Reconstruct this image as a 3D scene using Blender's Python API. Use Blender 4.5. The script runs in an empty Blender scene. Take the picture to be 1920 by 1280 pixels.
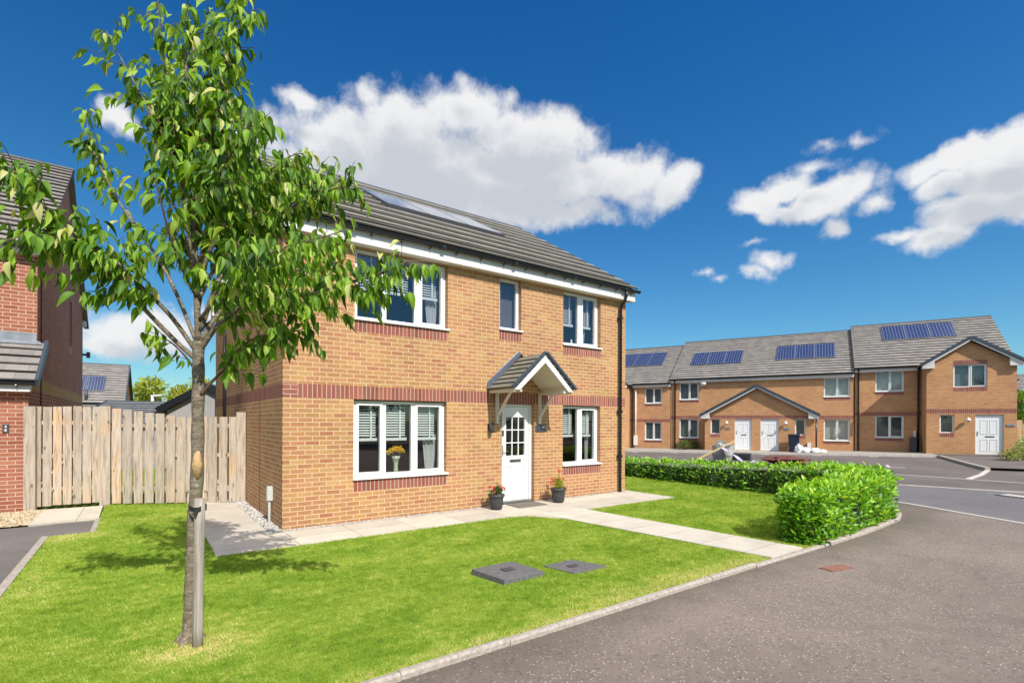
import bpy, math, random
import numpy as np
from mathutils import Vector, Matrix, Quaternion, noise
random.seed(11); RNG = np.random.default_rng(11)
C = bpy.context.scene.collection
sc = bpy.context.scene
R = math.radians

# ------------------------------------------------------------------ camera
CAM = Vector((-1.787, -8.570, 1.757)); YAW = .631; F = 949.0; CX = 960.0; CY = 788.9; ROLL = .004
cd = bpy.data.cameras.new('camera'); cam = bpy.data.objects.new('camera', cd); C.objects.link(cam)
cd.sensor_width = 36.0; cd.lens = 36.0 * F / 1920; cd.shift_y = (CY - 640) / 1920; cd.clip_end = 3000; cd.clip_start = .05
cam.matrix_world = Matrix.Translation(CAM) @ Matrix.Rotation(-YAW, 4, 'Z') @ Matrix.Rotation(R(90), 4, 'X') @ Matrix.Rotation(ROLL, 4, 'Z')
sc.camera = cam
SUN_AZ = (.08, 1.0); SUN_EL = 43.0          # the way the light travels over the ground, and its height

def ray(u, v):
    """direction seen at photo pixel (u, v), one metre deep"""
    x = (u - CX) / F; y = (CY - v) / F
    a = x * math.cos(ROLL) - y * math.sin(ROLL); b = x * math.sin(ROLL) + y * math.cos(ROLL)
    return Vector((a * math.cos(YAW) + math.sin(YAW), -a * math.sin(YAW) + math.cos(YAW), b))
def at(u, v, depth): return CAM + ray(u, v) * depth

# ------------------------------------------------------------------ node helper
class NT:
    def __init__(s, tree): s.t = tree; s.n = tree.nodes; s.l = tree.links
    def new(s, typ, **kw):
        n = s.n.new(typ)
        for k, v in kw.items(): setattr(n, k, v)
        return n
    def set(s, sock, v):
        if v is None: return
        if isinstance(v, bpy.types.NodeSocket): s.l.new(v, sock)
        elif isinstance(v, (tuple, list)):
            d = sock.default_value
            sock.default_value = tuple(v) + ((1.0,) if len(d) == 4 and len(v) == 3 else ())
        else: sock.default_value = v
    def math(s, op, a, b=None, c=None, clamp=False):
        n = s.new('ShaderNodeMath', operation=op, use_clamp=clamp)
        s.set(n.inputs[0], a); s.set(n.inputs[1], b)
        if c is not None: s.set(n.inputs[2], c)
        return n.outputs[0]
    def vmath(s, op, a, b=None, out=0):
        n = s.new('ShaderNodeVectorMath', operation=op)
        s.set(n.inputs[0], a)
        if b is not None: s.set(n.inputs[3 if op == 'SCALE' else 1], b)
        return n.outputs[out]
    def mix(s, f, a, b, mode='MIX'):
        n = s.new('ShaderNodeMix', data_type='RGBA', blend_type=mode)
        s.set(n.inputs[0], f); s.set(n.inputs[6], a); s.set(n.inputs[7], b)
        return n.outputs[2]
    def noise(s, vec, scale, detail=4, rough=.55, dist=0, out=0):
        n = s.new('ShaderNodeTexNoise')
        s.set(n.inputs['Vector'], vec); s.set(n.inputs['Scale'], scale); s.set(n.inputs['Detail'], detail)
        s.set(n.inputs['Roughness'], rough); s.set(n.inputs['Distortion'], dist)
        return n.outputs[out]
    def ramp(s, fac, stops, interp='LINEAR'):
        n = s.new('ShaderNodeValToRGB'); s.set(n.inputs[0], fac); cr = n.color_ramp; cr.interpolation = interp
        while len(cr.elements) < len(stops): cr.elements.new(.5)
        for e, (p, c) in zip(cr.elements, stops):
            e.position = p; e.color = tuple(c) + (1,) if isinstance(c, (tuple, list)) else (c, c, c, 1)
        return n.outputs[0]
    def map(s, v, a0, a1, b0=0., b1=1., smooth=False):
        n = s.new('ShaderNodeMapRange', clamp=True, interpolation_type='SMOOTHSTEP' if smooth else 'LINEAR')
        for i, q in enumerate((v, a0, a1, b0, b1)): s.set(n.inputs[i], q)
        return n.outputs[0]

# ------------------------------------------------------------------ world: physical sky with cumulus
W = bpy.data.worlds.new('World'); sc.world = W; W.use_nodes = True
def build_world():
    t = NT(W.node_tree); t.n.clear()
    out = t.new('ShaderNodeOutputWorld'); bg = t.new('ShaderNodeBackground')
    sky = t.new('ShaderNodeTexSky', sky_type='NISHITA'); sky.sun_disc = False
    sky.sun_elevation = R(SUN_EL); sky.sun_rotation = math.atan2(-SUN_AZ[0], -SUN_AZ[1])
    sky.air_density = 1.0; sky.dust_density = .3; sky.ozone_density = 3.5; sky.altitude = 200
    geo = t.new('ShaderNodeTexCoord'); d = t.vmath('NORMALIZE', geo.outputs['Generated'])
    # clearer, deeper blue than the raw model gives, most of all high up
    sep = t.new('ShaderNodeSeparateXYZ'); t.set(sep.inputs[0], d)
    up = t.map(sep.outputs[2], 0.0, .72)
    hs = t.new('ShaderNodeHueSaturation'); t.set(hs.inputs['Color'], sky.outputs[0])
    t.set(hs.inputs['Saturation'], t.math('MULTIPLY_ADD', up, SKY['sat'][1] - SKY['sat'][0], SKY['sat'][0]))
    t.set(hs.inputs['Hue'], .5)
    tint = t.mix(up, SKY['low'], SKY['high'])
    side = t.map(t.vmath('DOT_PRODUCT', d, (math.cos(YAW), -math.sin(YAW), 0), out=1), -.6, .65, .90, 1.14)
    col = t.vmath('SCALE', t.mix(1.0, hs.outputs[0], tint, 'MULTIPLY'), side)
    # clouds, laid out by azimuth and elevation
    az = t.math('ARCTAN2', sep.outputs[0], sep.outputs[1]); el = t.math('ARCSINE', sep.outputs[2])
    cmb = t.new('ShaderNodeCombineXYZ'); t.set(cmb.inputs[0], az); t.set(cmb.inputs[1], el)
    base = cmb.outputs[0]
    # the density group
    g = bpy.data.node_groups.new('cloud_density', 'ShaderNodeTree')
    g.interface.new_socket('Vector', in_out='INPUT', socket_type='NodeSocketVector')
    g.interface.new_socket('Density', in_out='OUTPUT', socket_type='NodeSocketFloat')
    q = NT(g); gi = q.new('NodeGroupInput'); go = q.new('NodeGroupOutput')
    p0 = gi.outputs[0]
    w1 = q.vmath('SUBTRACT', q.noise(p0, 5.0, 3, .5, out=1), (.5, .5, .5))
    w2 = q.vmath('SUBTRACT', q.noise(p0, 17.0, 4, .6, out=1), (.5, .5, .5))
    p = q.vmath('ADD', p0, q.vmath('ADD', q.vmath('SCALE', w1, .085), q.vmath('SCALE', w2, .035)))
    flat = q.vmath('MULTIPLY', p, (1, 1, 0))
    dens = None
    for (u, v, ru, rv, k) in CLOUDS:
        e = ray(u, v).normalized(); ea = math.atan2(e.x, e.y); ee = math.asin(e.z)
        eu = ray(u + ru, v).normalized(); ra = abs(math.atan2(eu.x, eu.y) - ea)
        ev = ray(u, v - rv).normalized(); rb = abs(math.asin(ev.z) - ee)
        s_ = q.vmath('MULTIPLY', q.vmath('SUBTRACT', flat, (ea, ee, 0)), (1 / ra, 1 / rb, 0))
        val = q.math('MULTIPLY_ADD', q.vmath('LENGTH', s_, out=1), -k, k)
        dens = val if dens is None else q.math('SMOOTH_MAX', dens, val, .18)
    n1 = q.math('SUBTRACT', q.noise(p0, 9.0, 8, .62), .5)
    n2 = q.math('SUBTRACT', q.noise(q.vmath('ADD', p0, q.vmath('SCALE', w2, .03)), 30.0, 8, .68), .5)
    bil = q.new('ShaderNodeTexVoronoi'); bil.feature = 'SMOOTH_F1'; q.set(bil.inputs['Vector'], q.vmath('ADD', p0, q.vmath('SCALE', w2, .02))); bil.inputs['Scale'].default_value = 26; bil.inputs['Smoothness'].default_value = .6
    n3 = q.math('SUBTRACT', .42, bil.outputs['Distance'])
    dd = q.math('ADD', dens, q.math('ADD', q.math('MULTIPLY', n1, 1.1), q.math('ADD', q.math('MULTIPLY', n2, .75), q.math('MULTIPLY', n3, .38))))
    q.set(go.inputs[0], dd)
    def D(vec):
        n = t.new('ShaderNodeGroup'); n.node_tree = g; t.set(n.inputs[0], vec); return n.outputs[0]
    d0 = D(base); d1 = D(t.vmath('ADD', base, (.006, .045, 0)))
    # unseen broken cloud added overhead and behind the viewer to fill the shade
    vd = t.vmath('DOT_PRODUCT', d, tuple(ray(960, 600).normalized()), out=1)
    back = t.math('MULTIPLY', t.map(vd, .62, .40, 0, 1, True), t.map(sep.outputs[2], .30, .50, 0, 1, True))
    nb = t.math('MULTIPLY', t.map(t.noise(d, 2.6, 6, .55), .40, .56, 0, .9, True), back)
    alpha = t.math('MAXIMUM', t.map(d0, -.08, .60, 0, 1, True), nb)
    shade = t.map(t.math('MULTIPLY_ADD', d1, .75, t.math('MULTIPLY', d0, .35)), .05, 1.05, 0, 1, True)
    ccol = t.ramp(shade, [(0, (1.0, 1.0, 1.0)), (.35, (.91, .92, .94)), (.75, (.75, .78, .82)), (1, (.66, .70, .76))])
    ccol = t.vmath('SCALE', ccol, SKY['cloud'])
    ccol = t.vmath('SCALE', ccol, t.math('MULTIPLY_ADD', back, .9, 1.0))
    col = t.mix(t.math('MULTIPLY', alpha, .97), col, ccol)
    t.set(bg.inputs[0], col); bg.inputs[1].default_value = SKY['strength']
    t.l.new(bg.outputs[0], out.inputs[0])
SKY = dict(strength=.10, sat=(1.15, 1.25), low=(.58, .80, .78), high=(.235, .84, 1.12), cloud=6.9)
CLOUDS = [  # centre and half size in the photograph's pixels, weight
    (570, 178, 62, 30, .8), (700, 175, 60, 40, .5), (640, 250, 120, 70, 1.1), (760, 235, 120, 75, 1.1), (870, 215, 105, 75, 1.2), (980, 265, 150, 80, 1.3),
    (780, 320, 260, 110, 1.5), (1000, 340, 230, 80, 1.5), (1130, 325, 150, 65, 1.3), (1250, 335, 62, 48, 1.1), (1060, 398, 150, 38, 1.1), (930, 395, 200, 60, 1.3), (600, 330, 140, 80, 1.2),
    (215, 232, 55, 38, .8), (480, 235, 60, 50, .7), (265, 620, 140, 52, 1.3), (200, 640, 90, 36, 1.0), (395, 590, 40, 30, .7), (80, 600, 120, 60, 1.0),
    (1425, 372, 62, 40, 1.1), (1480, 345, 66, 40, 1.1), (1540, 372, 80, 42, 1.2), (1590, 345, 56, 40, 1.0), (1640, 372, 40, 34, .8), (1480, 395, 80, 26, .9), (1568, 418, 34, 34, .85), (1640, 330, 30, 30, .4),
    (1530, 303, 60, 18, .35), (1600, 310, 30, 16, .3), (1556, 258, 44, 16, .4), (1610, 240, 30, 14, .25),
    (1720, 315, 60, 38, 1.0), (1800, 290, 90, 42, 1.2), (1890, 275, 110, 50, 1.4), (1850, 340, 130, 60, 1.4), (1760, 345, 70, 40, .9), (1900, 370, 120, 50, 1.3), (1800, 395, 110, 50, 1.3), (1760, 440, 90, 34, 1.2), (1690, 438, 80, 20, .9), (1960, 330, 120, 80, 1.4),
    (1450, 492, 50, 28, .8), (1425, 512, 40, 18, .6), (1425, 455, 38, 13, .42), (1322, 512, 30, 16, .62), (1345, 524, 26, 12, .5), (2300, 300, 220, 90, 1.2), (-260, 420, 260, 120, 1.2)]
build_world()

sd = bpy.data.lights.new('sun', 'SUN'); sun = bpy.data.objects.new('sun', sd); C.objects.link(sun)
sd.energy = 4.4; sd.angle = R(.5); sd.color = (1.0, .95, .87)
_tr = Vector((SUN_AZ[0], SUN_AZ[1], -math.tan(R(SUN_EL)) * math.hypot(*SUN_AZ))).normalized()
sun.rotation_euler = _tr.to_track_quat('-Z', 'Y').to_euler(); sun.location = (0, -20, 30)
vs = sc.view_settings; vs.view_transform = 'Standard'; vs.look = 'None'; vs.gamma = 1; vs.exposure = 0.39; vs.use_curve_mapping = False
sc.cycles.max_bounces = 8; sc.cycles.transparent_max_bounces = 12; sc.cycles.use_denoising = True

# ------------------------------------------------------------------ materials
MATS = {}
def mat(name, color=(.5, .5, .5), rough=.6, metal=0, spec=.5, var=0, vscale=8, bump=0, bscale=60, fn=None, coat=0):
    if name in MATS: return MATS[name]
    m = bpy.data.materials.new(name); m.use_nodes = True; t = NT(m.node_tree); b = t.n['Principled BSDF']
    b.inputs['Roughness'].default_value = rough; b.inputs['Metallic'].default_value = metal
    b.inputs['Specular IOR Level'].default_value = spec; b.inputs['Coat Weight'].default_value = coat
    tc = t.new('ShaderNodeTexCoord'); obj = tc.outputs['Object']
    if fn: fn(t, b, tc)
    else:
        if var:
            n = t.noise(obj, vscale, 5, .6)
            k = t.map(n, .25, .75, 1 - var, 1 + var)
            t.set(b.inputs['Base Color'], t.vmath('SCALE', tuple(color), k))
        else: b.inputs['Base Color'].default_value = tuple(color) + (1,)
        if bump:
            bp = t.new('ShaderNodeBump'); bp.inputs['Strength'].default_value = bump; bp.inputs['Distance'].default_value = .01
            t.set(bp.inputs['Height'], t.noise(obj, bscale, 4)); t.l.new(bp.outputs[0], b.inputs['Normal'])
    MATS[name] = m; return m

def brick_fn(colors, mortar, soldier=False, rough=.85):
    def fn(t, b, tc):
        uv = tc.outputs['UV']
        if soldier:
            s = t.new('ShaderNodeSeparateXYZ'); t.set(s.inputs[0], uv); c = t.new('ShaderNodeCombineXYZ')
            t.set(c.inputs[0], s.outputs[1]); t.set(c.inputs[1], s.outputs[0]); uv = c.outputs[0]
        br = t.new('ShaderNodeTexBrick'); br.offset = 0.0 if soldier else .5
        t.set(br.inputs['Vector'], uv)
        wob = t.vmath('SCALE', t.vmath('SUBTRACT', t.noise(uv, 9, 2, .5, out=1), (.5, .5, .5)), .006)
        t.set(br.inputs['Vector'], t.vmath('ADD', t.vmath('ADD', uv, wob), (0, 0, 0)))
        br.inputs['Color1'].default_value = (0, 0, 0, 1); br.inputs['Color2'].default_value = (1, 1, 1, 1)
        br.inputs['Mortar'].default_value = (.5, .5, .5, 1)
        br.inputs['Scale'].default_value = 1; br.inputs['Mortar Size'].default_value = .0058; br.inputs['Mortar Smooth'].default_value = .12
        br.inputs['Brick Width'].default_value = 1.0 if soldier else .225; br.inputs['Row Height'].default_value = .075
        col = t.ramp(br.outputs['Color'], [(i / (len(colors) - 1), c) for i, c in enumerate(colors)])
        n1 = t.noise(uv, 22, 5, .65); n2 = t.noise(uv, 130, 4, .7); n3 = t.noise(uv, 1.1, 3, .5)
        k = t.math('ADD', t.map(n1, .25, .75, .86, 1.12), t.map(n2, .2, .8, -.14, .14))
        k = t.math('MULTIPLY', k, t.map(n3, .3, .7, .88, 1.10))
        gz_ = t.new('ShaderNodeSeparateXYZ'); t.set(gz_.inputs[0], tc.outputs['Object']); splash = t.math('MULTIPLY', t.map(gz_.outputs[2], .0, .45, .13, 0), t.map(n1, .3, .7, .2, 1.3)); k = t.math('SUBTRACT', k, splash)
        col = t.vmath('SCALE', col, k)
        mo = t.vmath('SCALE', tuple(mortar), t.map(n2, .2, .8, .85, 1.15))
        col = t.mix(br.outputs['Fac'], col, mo)
        t.set(b.inputs['Base Color'], col); b.inputs['Roughness'].default_value = rough; b.inputs['Specular IOR Level'].default_value = .25
        bp = t.new('ShaderNodeBump'); bp.inputs['Strength'].default_value = .6; bp.inputs['Distance'].default_value = .006
        h = t.math('ADD', t.math('MULTIPLY', br.outputs['Fac'], -1.0), t.math('MULTIPLY', n2, .55))
        t.set(bp.inputs['Height'], h); t.l.new(bp.outputs[0], b.inputs['Normal'])
    return fn
K_ = .715
BUFF = [(.50, .27, .075), (.56, .25, .095), (.60, .34, .10), (.48, .19, .075), (.60, .31, .105), (.52, .23, .085), (.62, .37, .12), (.50, .24, .075)]
BUFF2 = [(.44, .23, .07), (.49, .22, .08), (.51, .28, .09), (.43, .17, .065), (.51, .26, .085), (.46, .21, .075)]
_pk = lambda q, k: tuple((c * .95 + m_ * .05) * k for c, m_ in zip((q[0], q[1] + .008, q[2] * 1.12 + .020), (.55, .285, .115)))
BUFF = [_pk(q, K_) for q in BUFF]; BUFF2 = [_pk(q, K_ * 1.42) for q in BUFF2]
REDB = [(.30, .09, .06), (.36, .12, .08), (.27, .10, .08), (.40, .14, .09), (.31, .11, .09), (.25, .08, .055)]
REDB = [tuple(c * .78 for c in q) for q in REDB]
REDN = [(.42, .13, .075), (.47, .17, .10), (.38, .11, .07), (.50, .20, .12), (.40, .15, .09), (.36, .10, .06)]
REDN = [tuple(c * .72 for c in q) for q in REDN]
M_brick = mat('buff_brick', fn=brick_fn(BUFF, (.62, .45, .29)))
M_brick_far = mat('buff_brick_terrace', fn=brick_fn(BUFF2, (.52, .38, .24)))
M_sold = mat('red_soldier_brick', fn=brick_fn(REDB, (.52, .37, .29), True))
M_redb = mat('red_brick', fn=brick_fn(REDB, (.52, .37, .29)))
M_nred = mat('neighbour_red_brick', fn=brick_fn(REDN, (.56, .42, .31)))
M_nbuff = mat('neighbour_buff_soldier', fn=brick_fn([(.42, .25, .08), (.48, .28, .09), (.40, .22, .07)], (.5, .38, .24), True))

def tile_fn(base, w=.33):
    def fn(t, b, tc):
        uv = tc.outputs['UV']
        br = t.new('ShaderNodeTexBrick'); br.offset = .5; t.set(br.inputs['Vector'], uv)
        br.inputs['Color1'].default_value = (.84, .84, .84, 1); br.inputs['Color2'].default_value = (1.12, 1.10, 1.06, 1)
        br.inputs['Mortar'].default_value = (.35, .34, .33, 1)
        br.inputs['Scale'].default_value = 1; br.inputs['Mortar Size'].default_value = .003; br.inputs['Mortar Smooth'].default_value = .3
        br.inputs['Brick Width'].default_value = w; br.inputs['Row Height'].default_value = 1.0
        n = t.noise(tc.outputs['Object'], 3, 6, .7); n2 = t.noise(tc.outputs['Object'], 60, 3, .6)
        k = t.math('MULTIPLY', t.map(n, .2, .8, .78, 1.2), t.map(n2, .2, .8, .88, 1.12))
        c = t.mix(1, tuple(base), br.outputs['Color'], 'MULTIPLY')
        t.set(b.inputs['Base Color'], t.vmath('SCALE', c, k)); b.inputs['Roughness'].default_value = .75
        b.inputs['Specular IOR Level'].default_value = .35
    return fn
M_tile = mat('concrete_roof_tile', fn=tile_fn((.42, .40, .37)))
M_tile_far = mat('concrete_roof_tile_terrace', fn=tile_fn((.25, .23, .213)))
M_tile_can = mat('canopy_roof_tile', fn=tile_fn((.20, .20, .165)))
M_ridge = mat('dark_ridge_tile', (.07, .075, .08), .6, var=.2)
M_verge = mat('dark_verge_trim', (.045, .06, .08), .45, var=.1)
M_white = mat('white_upvc', (.72, .72, .70), .32, var=.03, vscale=3)
M_whitep = mat('white_painted_board', (.66, .63, .60), .5, var=.05, vscale=2)
M_cream = mat('cream_painted_timber', (.62, .55, .46), .55, var=.05)
M_soffit = mat('soffit_board', (.66, .60, .53), .6)
M_black = mat('black_rainwater_plastic', (.012, .014, .018), .28)
M_lead2 = mat('dark_flashing', (.07, .085, .11), .45, var=.2)
M_lead = mat('lead_flashing', (.20, .22, .25), .5, var=.35, vscale=5)
M_rubber = mat('black_rubber', (.015, .015, .015), .6)
M_door = mat('white_door', (.78, .78, .78), .35)
M_steel = mat('brushed_metal', (.45, .44, .42), .35, metal=.9)
M_dark = mat('dark_grey_metal', (.05, .052, .06), .4)
M_slate = mat('slate_plaque', (.055, .06, .075), .4, var=.2)
M_blind = mat('white_blind', (.60, .63, .60), .5)
M_curtain = mat('grey_curtain', (.42, .42, .40), .9)
M_int = mat('plain_interior', (.22, .20, .18), .9)
M_intd = mat('painted_dark_room', (.10, .10, .105), .9)  # painted dark in place of the unlit room behind a window

def glass_fn(tint, refl, rough=0.0):
    def fn(t, b, tc):
        out = t.n['Material Output']
        lw = t.new('ShaderNodeLayerWeight'); lw.inputs[0].default_value = .5; fc = t.math('POWER', lw.outputs['Facing'], 3.5)
        tr = t.new('ShaderNodeBsdfTransparent'); tr.inputs[0].default_value = tuple(tint) + (1,)
        gl = t.new('ShaderNodeBsdfGlossy'); gl.inputs['Roughness'].default_value = rough; gl.inputs[0].default_value = (.95, .90, .93, 1)
        mx = t.new('ShaderNodeMixShader'); t.set(mx.inputs[0], t.map(fc, 0, 1, refl, 1))
        n = t.noise(tc.outputs['Object'], 1.4, 2, .5); bp = t.new('ShaderNodeBump'); bp.inputs['Strength'].default_value = .08; bp.inputs['Distance'].default_value = .02
        t.set(bp.inputs['Height'], n); t.l.new(bp.outputs[0], gl.inputs['Normal'])
        t.l.new(tr.outputs[0], mx.inputs[1]); t.l.new(gl.outputs[0], mx.inputs[2]); t.l.new(mx.outputs[0], out.inputs[0])
    return fn
M_glass = mat('window_glass', fn=glass_fn((.84, .88, .88), .10))
M_glassb = mat('bluish_window_glass', fn=glass_fn((.80, .82, .86), .10))

def solar_fn(t, b, tc):
    uv = tc.outputs['UV']
    s = t.new('ShaderNodeSeparateXYZ'); t.set(s.inputs[0], uv)
    def lines(sock, step, w): return t.math('LESS_THAN', t.math('ABSOLUTE', t.math('SUBTRACT', t.math('FRACT', t.math('DIVIDE', sock, step)), .5)), w)
    l = t.math('MAXIMUM', lines(s.outputs[0], .165, .05), t.math('MULTIPLY', lines(s.outputs[1], .165, .035), .5))
    c = t.mix(l, (.022, .03, .085), (.22, .26, .34))
    n = t.noise(uv, 14, 3); c = t.vmath('SCALE', c, t.map(n, .3, .7, .8, 1.25))
    t.set(b.inputs['Base Color'], c); b.inputs['Roughness'].default_value = .12; b.inputs['Specular IOR Level'].default_value = .6
    b.inputs['Coat Weight'].default_value = .6; b.inputs['Coat Roughness'].default_value = .05
M_solar = mat('solar_cells', fn=solar_fn)
def solar2_fn(t, b, tc):
    b.inputs['Base Color'].default_value = (.10, .11, .15, 1); b.inputs['Roughness'].default_value = .16; b.inputs['Specular IOR Level'].default_value = 1.0
    b.inputs['Coat Weight'].default_value = 1.0; b.inputs['Coat Roughness'].default_value = .10; b.inputs['Coat IOR'].default_value = 1.8
M_solar2 = mat('textured_solar_glass', fn=solar2_fn)
M_frame = mat('panel_frame', (.30, .31, .33), .35, metal=.7)

def wood_fn(t, b, tc):
    o = tc.outputs['Object']; at_ = t.new('ShaderNodeAttribute', attribute_name='rnd')
    r = at_.outputs['Fac']
    p = t.vmath('ADD', t.vmath('MULTIPLY', o, (14, 14, 1.1)), t.vmath('SCALE', (31., 17., 9.), r))
    g1 = t.noise(p, 2.0, 6, .65, .6); g2 = t.noise(t.vmath('ADD', o, t.vmath('SCALE', (7., 3., 5.), r)), 1.8, 4, .6)
    c = t.ramp(g1, [(.28, (.19, .145, .105)), (.45, (.37, .30, .235)), (.6, (.47, .395, .315)), (.8, (.31, .25, .19))])
    warm = t.mix(t.map(t.math('ADD', g2, t.math('MULTIPLY', r, .35)), .66, .98), c, t.mix(1, c, (1.22, .95, .66), 'MULTIPLY'))
    vo = t.new('ShaderNodeTexVoronoi'); t.set(vo.inputs['Vector'], t.vmath('ADD', t.vmath('MULTIPLY', o, (6, 6, 2.6)), t.vmath('SCALE', (13., 5., 11.), r))); vo.inputs['Scale'].default_value = 1
    kn = t.map(vo.outputs['Distance'], .07, .13, 1, 0, True)
    warm = t.mix(t.math('MULTIPLY', kn, .75), warm, (.12, .06, .03))
    warm = t.vmath('SCALE', warm, t.math('MULTIPLY_ADD', r, .32, .88))
    t.set(b.inputs['Base Color'], warm); b.inputs['Roughness'].default_value = .8; b.inputs['Specular IOR Level'].default_value = .2
    bp = t.new('ShaderNodeBump'); bp.inputs['Strength'].default_value = .4; bp.inputs['Distance'].default_value = .004
    t.set(bp.inputs['Height'], g1); t.l.new(bp.outputs[0], b.inputs['Normal'])
M_wood = mat('weathered_fence_wood', fn=wood_fn)

def leaf_fn(stops, trans=.35, rough=.38, spec=.5, back=(1.15, 1.1, 1.0)):
    def fn(t, b, tc):
        a = t.new('ShaderNodeAttribute', attribute_name='rnd'); c = t.ramp(a.outputs['Fac'], stops)
        uv = t.new('ShaderNodeSeparateXYZ'); t.set(uv.inputs[0], tc.outputs['UV'])
        # paler midrib and side veins
        mid = t.map(t.math('ABSOLUTE', t.math('SUBTRACT', uv.outputs[0], .5)), .0, .07, .28, 0)
        ve = t.map(t.math('FRACT', t.math('MULTIPLY_ADD', t.math('ABSOLUTE', t.math('SUBTRACT', uv.outputs[0], .5)), -4.0, t.math('MULTIPLY', uv.outputs[1], 9.0))), .0, .2, .16, 0)
        c = t.mix(t.math('MAXIMUM', mid, ve), c, (.30, .42, .10))
        gm = t.new('ShaderNodeNewGeometry'); c = t.mix(gm.outputs['Backfacing'], c, t.mix(1, c, tuple(back), 'MULTIPLY'))
        t.set(b.inputs['Base Color'], c); b.inputs['Roughness'].default_value = rough; b.inputs['Specular IOR Level'].default_value = spec
        tl = t.new('ShaderNodeBsdfTranslucent'); t.set(tl.inputs[0], t.mix(1, c, (1.5, 1.5, .45), 'MULTIPLY'))
        mx = t.new('ShaderNodeMixShader'); mx.inputs[0].default_value = trans
        t.l.new(b.outputs[0], mx.inputs[1]); t.l.new(tl.outputs[0], mx.inputs[2]); t.l.new(mx.outputs[0], t.n['Material Output'].inputs[0])
    return fn
M_leaf = mat('cherry_leaf', fn=leaf_fn([(0, (.03, .085, .008)), (.35, (.085, .20, .012)), (.7, (.24, .42, .030)), (.92, (.44, .56, .10)), (1, (.60, .58, .25))], trans=.42, rough=.5, spec=.35))
M_laurel = mat('laurel_leaf', fn=leaf_fn([(0, (.05, .15, .010)), (.03, (.16, .09, .03)), (.05, (.04, .15, .010)), (.35, (.12, .31, .016)), (.7, (.28, .52, .022)), (1, (.50, .64, .06))], .3, .42, .45))
M_shrub = mat('variegated_leaf', fn=leaf_fn([(0, (.06, .08, .02)), (.4, (.16, .20, .05)), (.75, (.38, .40, .14)), (1, (.60, .55, .26))], .25, .5))
M_bedleaf = mat('flower_bed_leaf', fn=leaf_fn([(0, (.02, .06, .012)), (.6, (.06, .13, .02)), (.86, (.14, .24, .04)), (.9, (.45, .03, .05)), (1, (.62, .07, .08))], .2, .5))
M_yleaf = mat('yellow_green_leaf', fn=leaf_fn([(0, (.10, .15, .01)), (.5, (.27, .34, .02)), (.85, (.45, .42, .03)), (1, (.60, .36, .06))], .3, .5))
M_gleaf = mat('plain_green_leaf', fn=leaf_fn([(0, (.02, .06, .01)), (.5, (.05, .14, .02)), (1, (.10, .24, .03))], .25, .5))
M_flow = mat('pot_flower_petal', fn=leaf_fn([(0, (.35, .01, .02)), (.5, (.62, .02, .05)), (1, (.72, .10, .18))], .25, .6))
M_gerb = mat('gerbera_petal', fn=leaf_fn([(0, (.80, .55, .02)), (.6, (.85, .70, .03)), (.8, (.85, .30, .02)), (1, (.25, .02, .08))], .25, .6))
M_grass = mat('grass_blade', fn=leaf_fn([(0, (.10, .20, .018)), (.35, (.22, .34, .035)), (.65, (.36, .46, .075)), (.88, (.54, .55, .18)), (1, (.70, .60, .32))], .35, .6, .15))
M_core = mat('hedge_core', (.030, .050, .012), .9, var=.4, vscale=30)

def bark_fn(t, b, tc):
    o = tc.outputs['Object']
    n = t.noise(t.vmath('MULTIPLY', o, (8, 8, 26)), 1.6, 6, .65, .4); n2 = t.noise(o, 60, 5, .7); n3 = t.noise(o, 7, 4, .6)
    c = t.ramp(n, [(.3, (.075, .058, .04)), (.5, (.17, .135, .095)), (.68, (.27, .225, .16)), (.85, (.20, .16, .12))])
    c = t.mix(t.map(n2, .56, .68), c, (.42, .40, .32)); c = t.mix(t.map(n3, .55, .75, 0, .6), c, (.17, .19, .09))
    t.set(b.inputs['Base Color'], c); b.inputs['Roughness'].default_value = .85; b.inputs['Specular IOR Level'].default_value = .2
    bp = t.new('ShaderNodeBump'); bp.inputs['Strength'].default_value = .8; bp.inputs['Distance'].default_value = .006
    t.set(bp.inputs['Height'], t.math('ADD', n, n2)); t.l.new(bp.outputs[0], b.inputs['Normal'])
M_bark = mat('tree_bark', fn=bark_fn)
M_twig = mat('twig_bark', (.10, .055, .035), .7, var=.3, vscale=20)
M_scar = mat('bare_wood_scar', (.42, .27, .12), .8, var=.35, vscale=24, bump=.6)
def stake_fn(t, b, tc):
    o = tc.outputs['Object']
    n = t.noise(t.vmath('MULTIPLY', o, (30, 30, 1.4)), 1.4, 6, .65, .3)
    c = t.ramp(n, [(.3, (.17, .14, .115)), (.5, (.30, .26, .22)), (.7, (.42, .37, .32)), (.85, (.27, .23, .19))])
    t.set(b.inputs['Base Color'], c); b.inputs['Roughness'].default_value = .85
    bp = t.new('ShaderNodeBump'); bp.inputs['Strength'].default_value = .5; bp.inputs['Distance'].default_value = .004
    t.set(bp.inputs['Height'], n); t.l.new(bp.outputs[0], b.inputs['Normal'])
M_stake = mat('weathered_stake_wood', fn=stake_fn)

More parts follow.
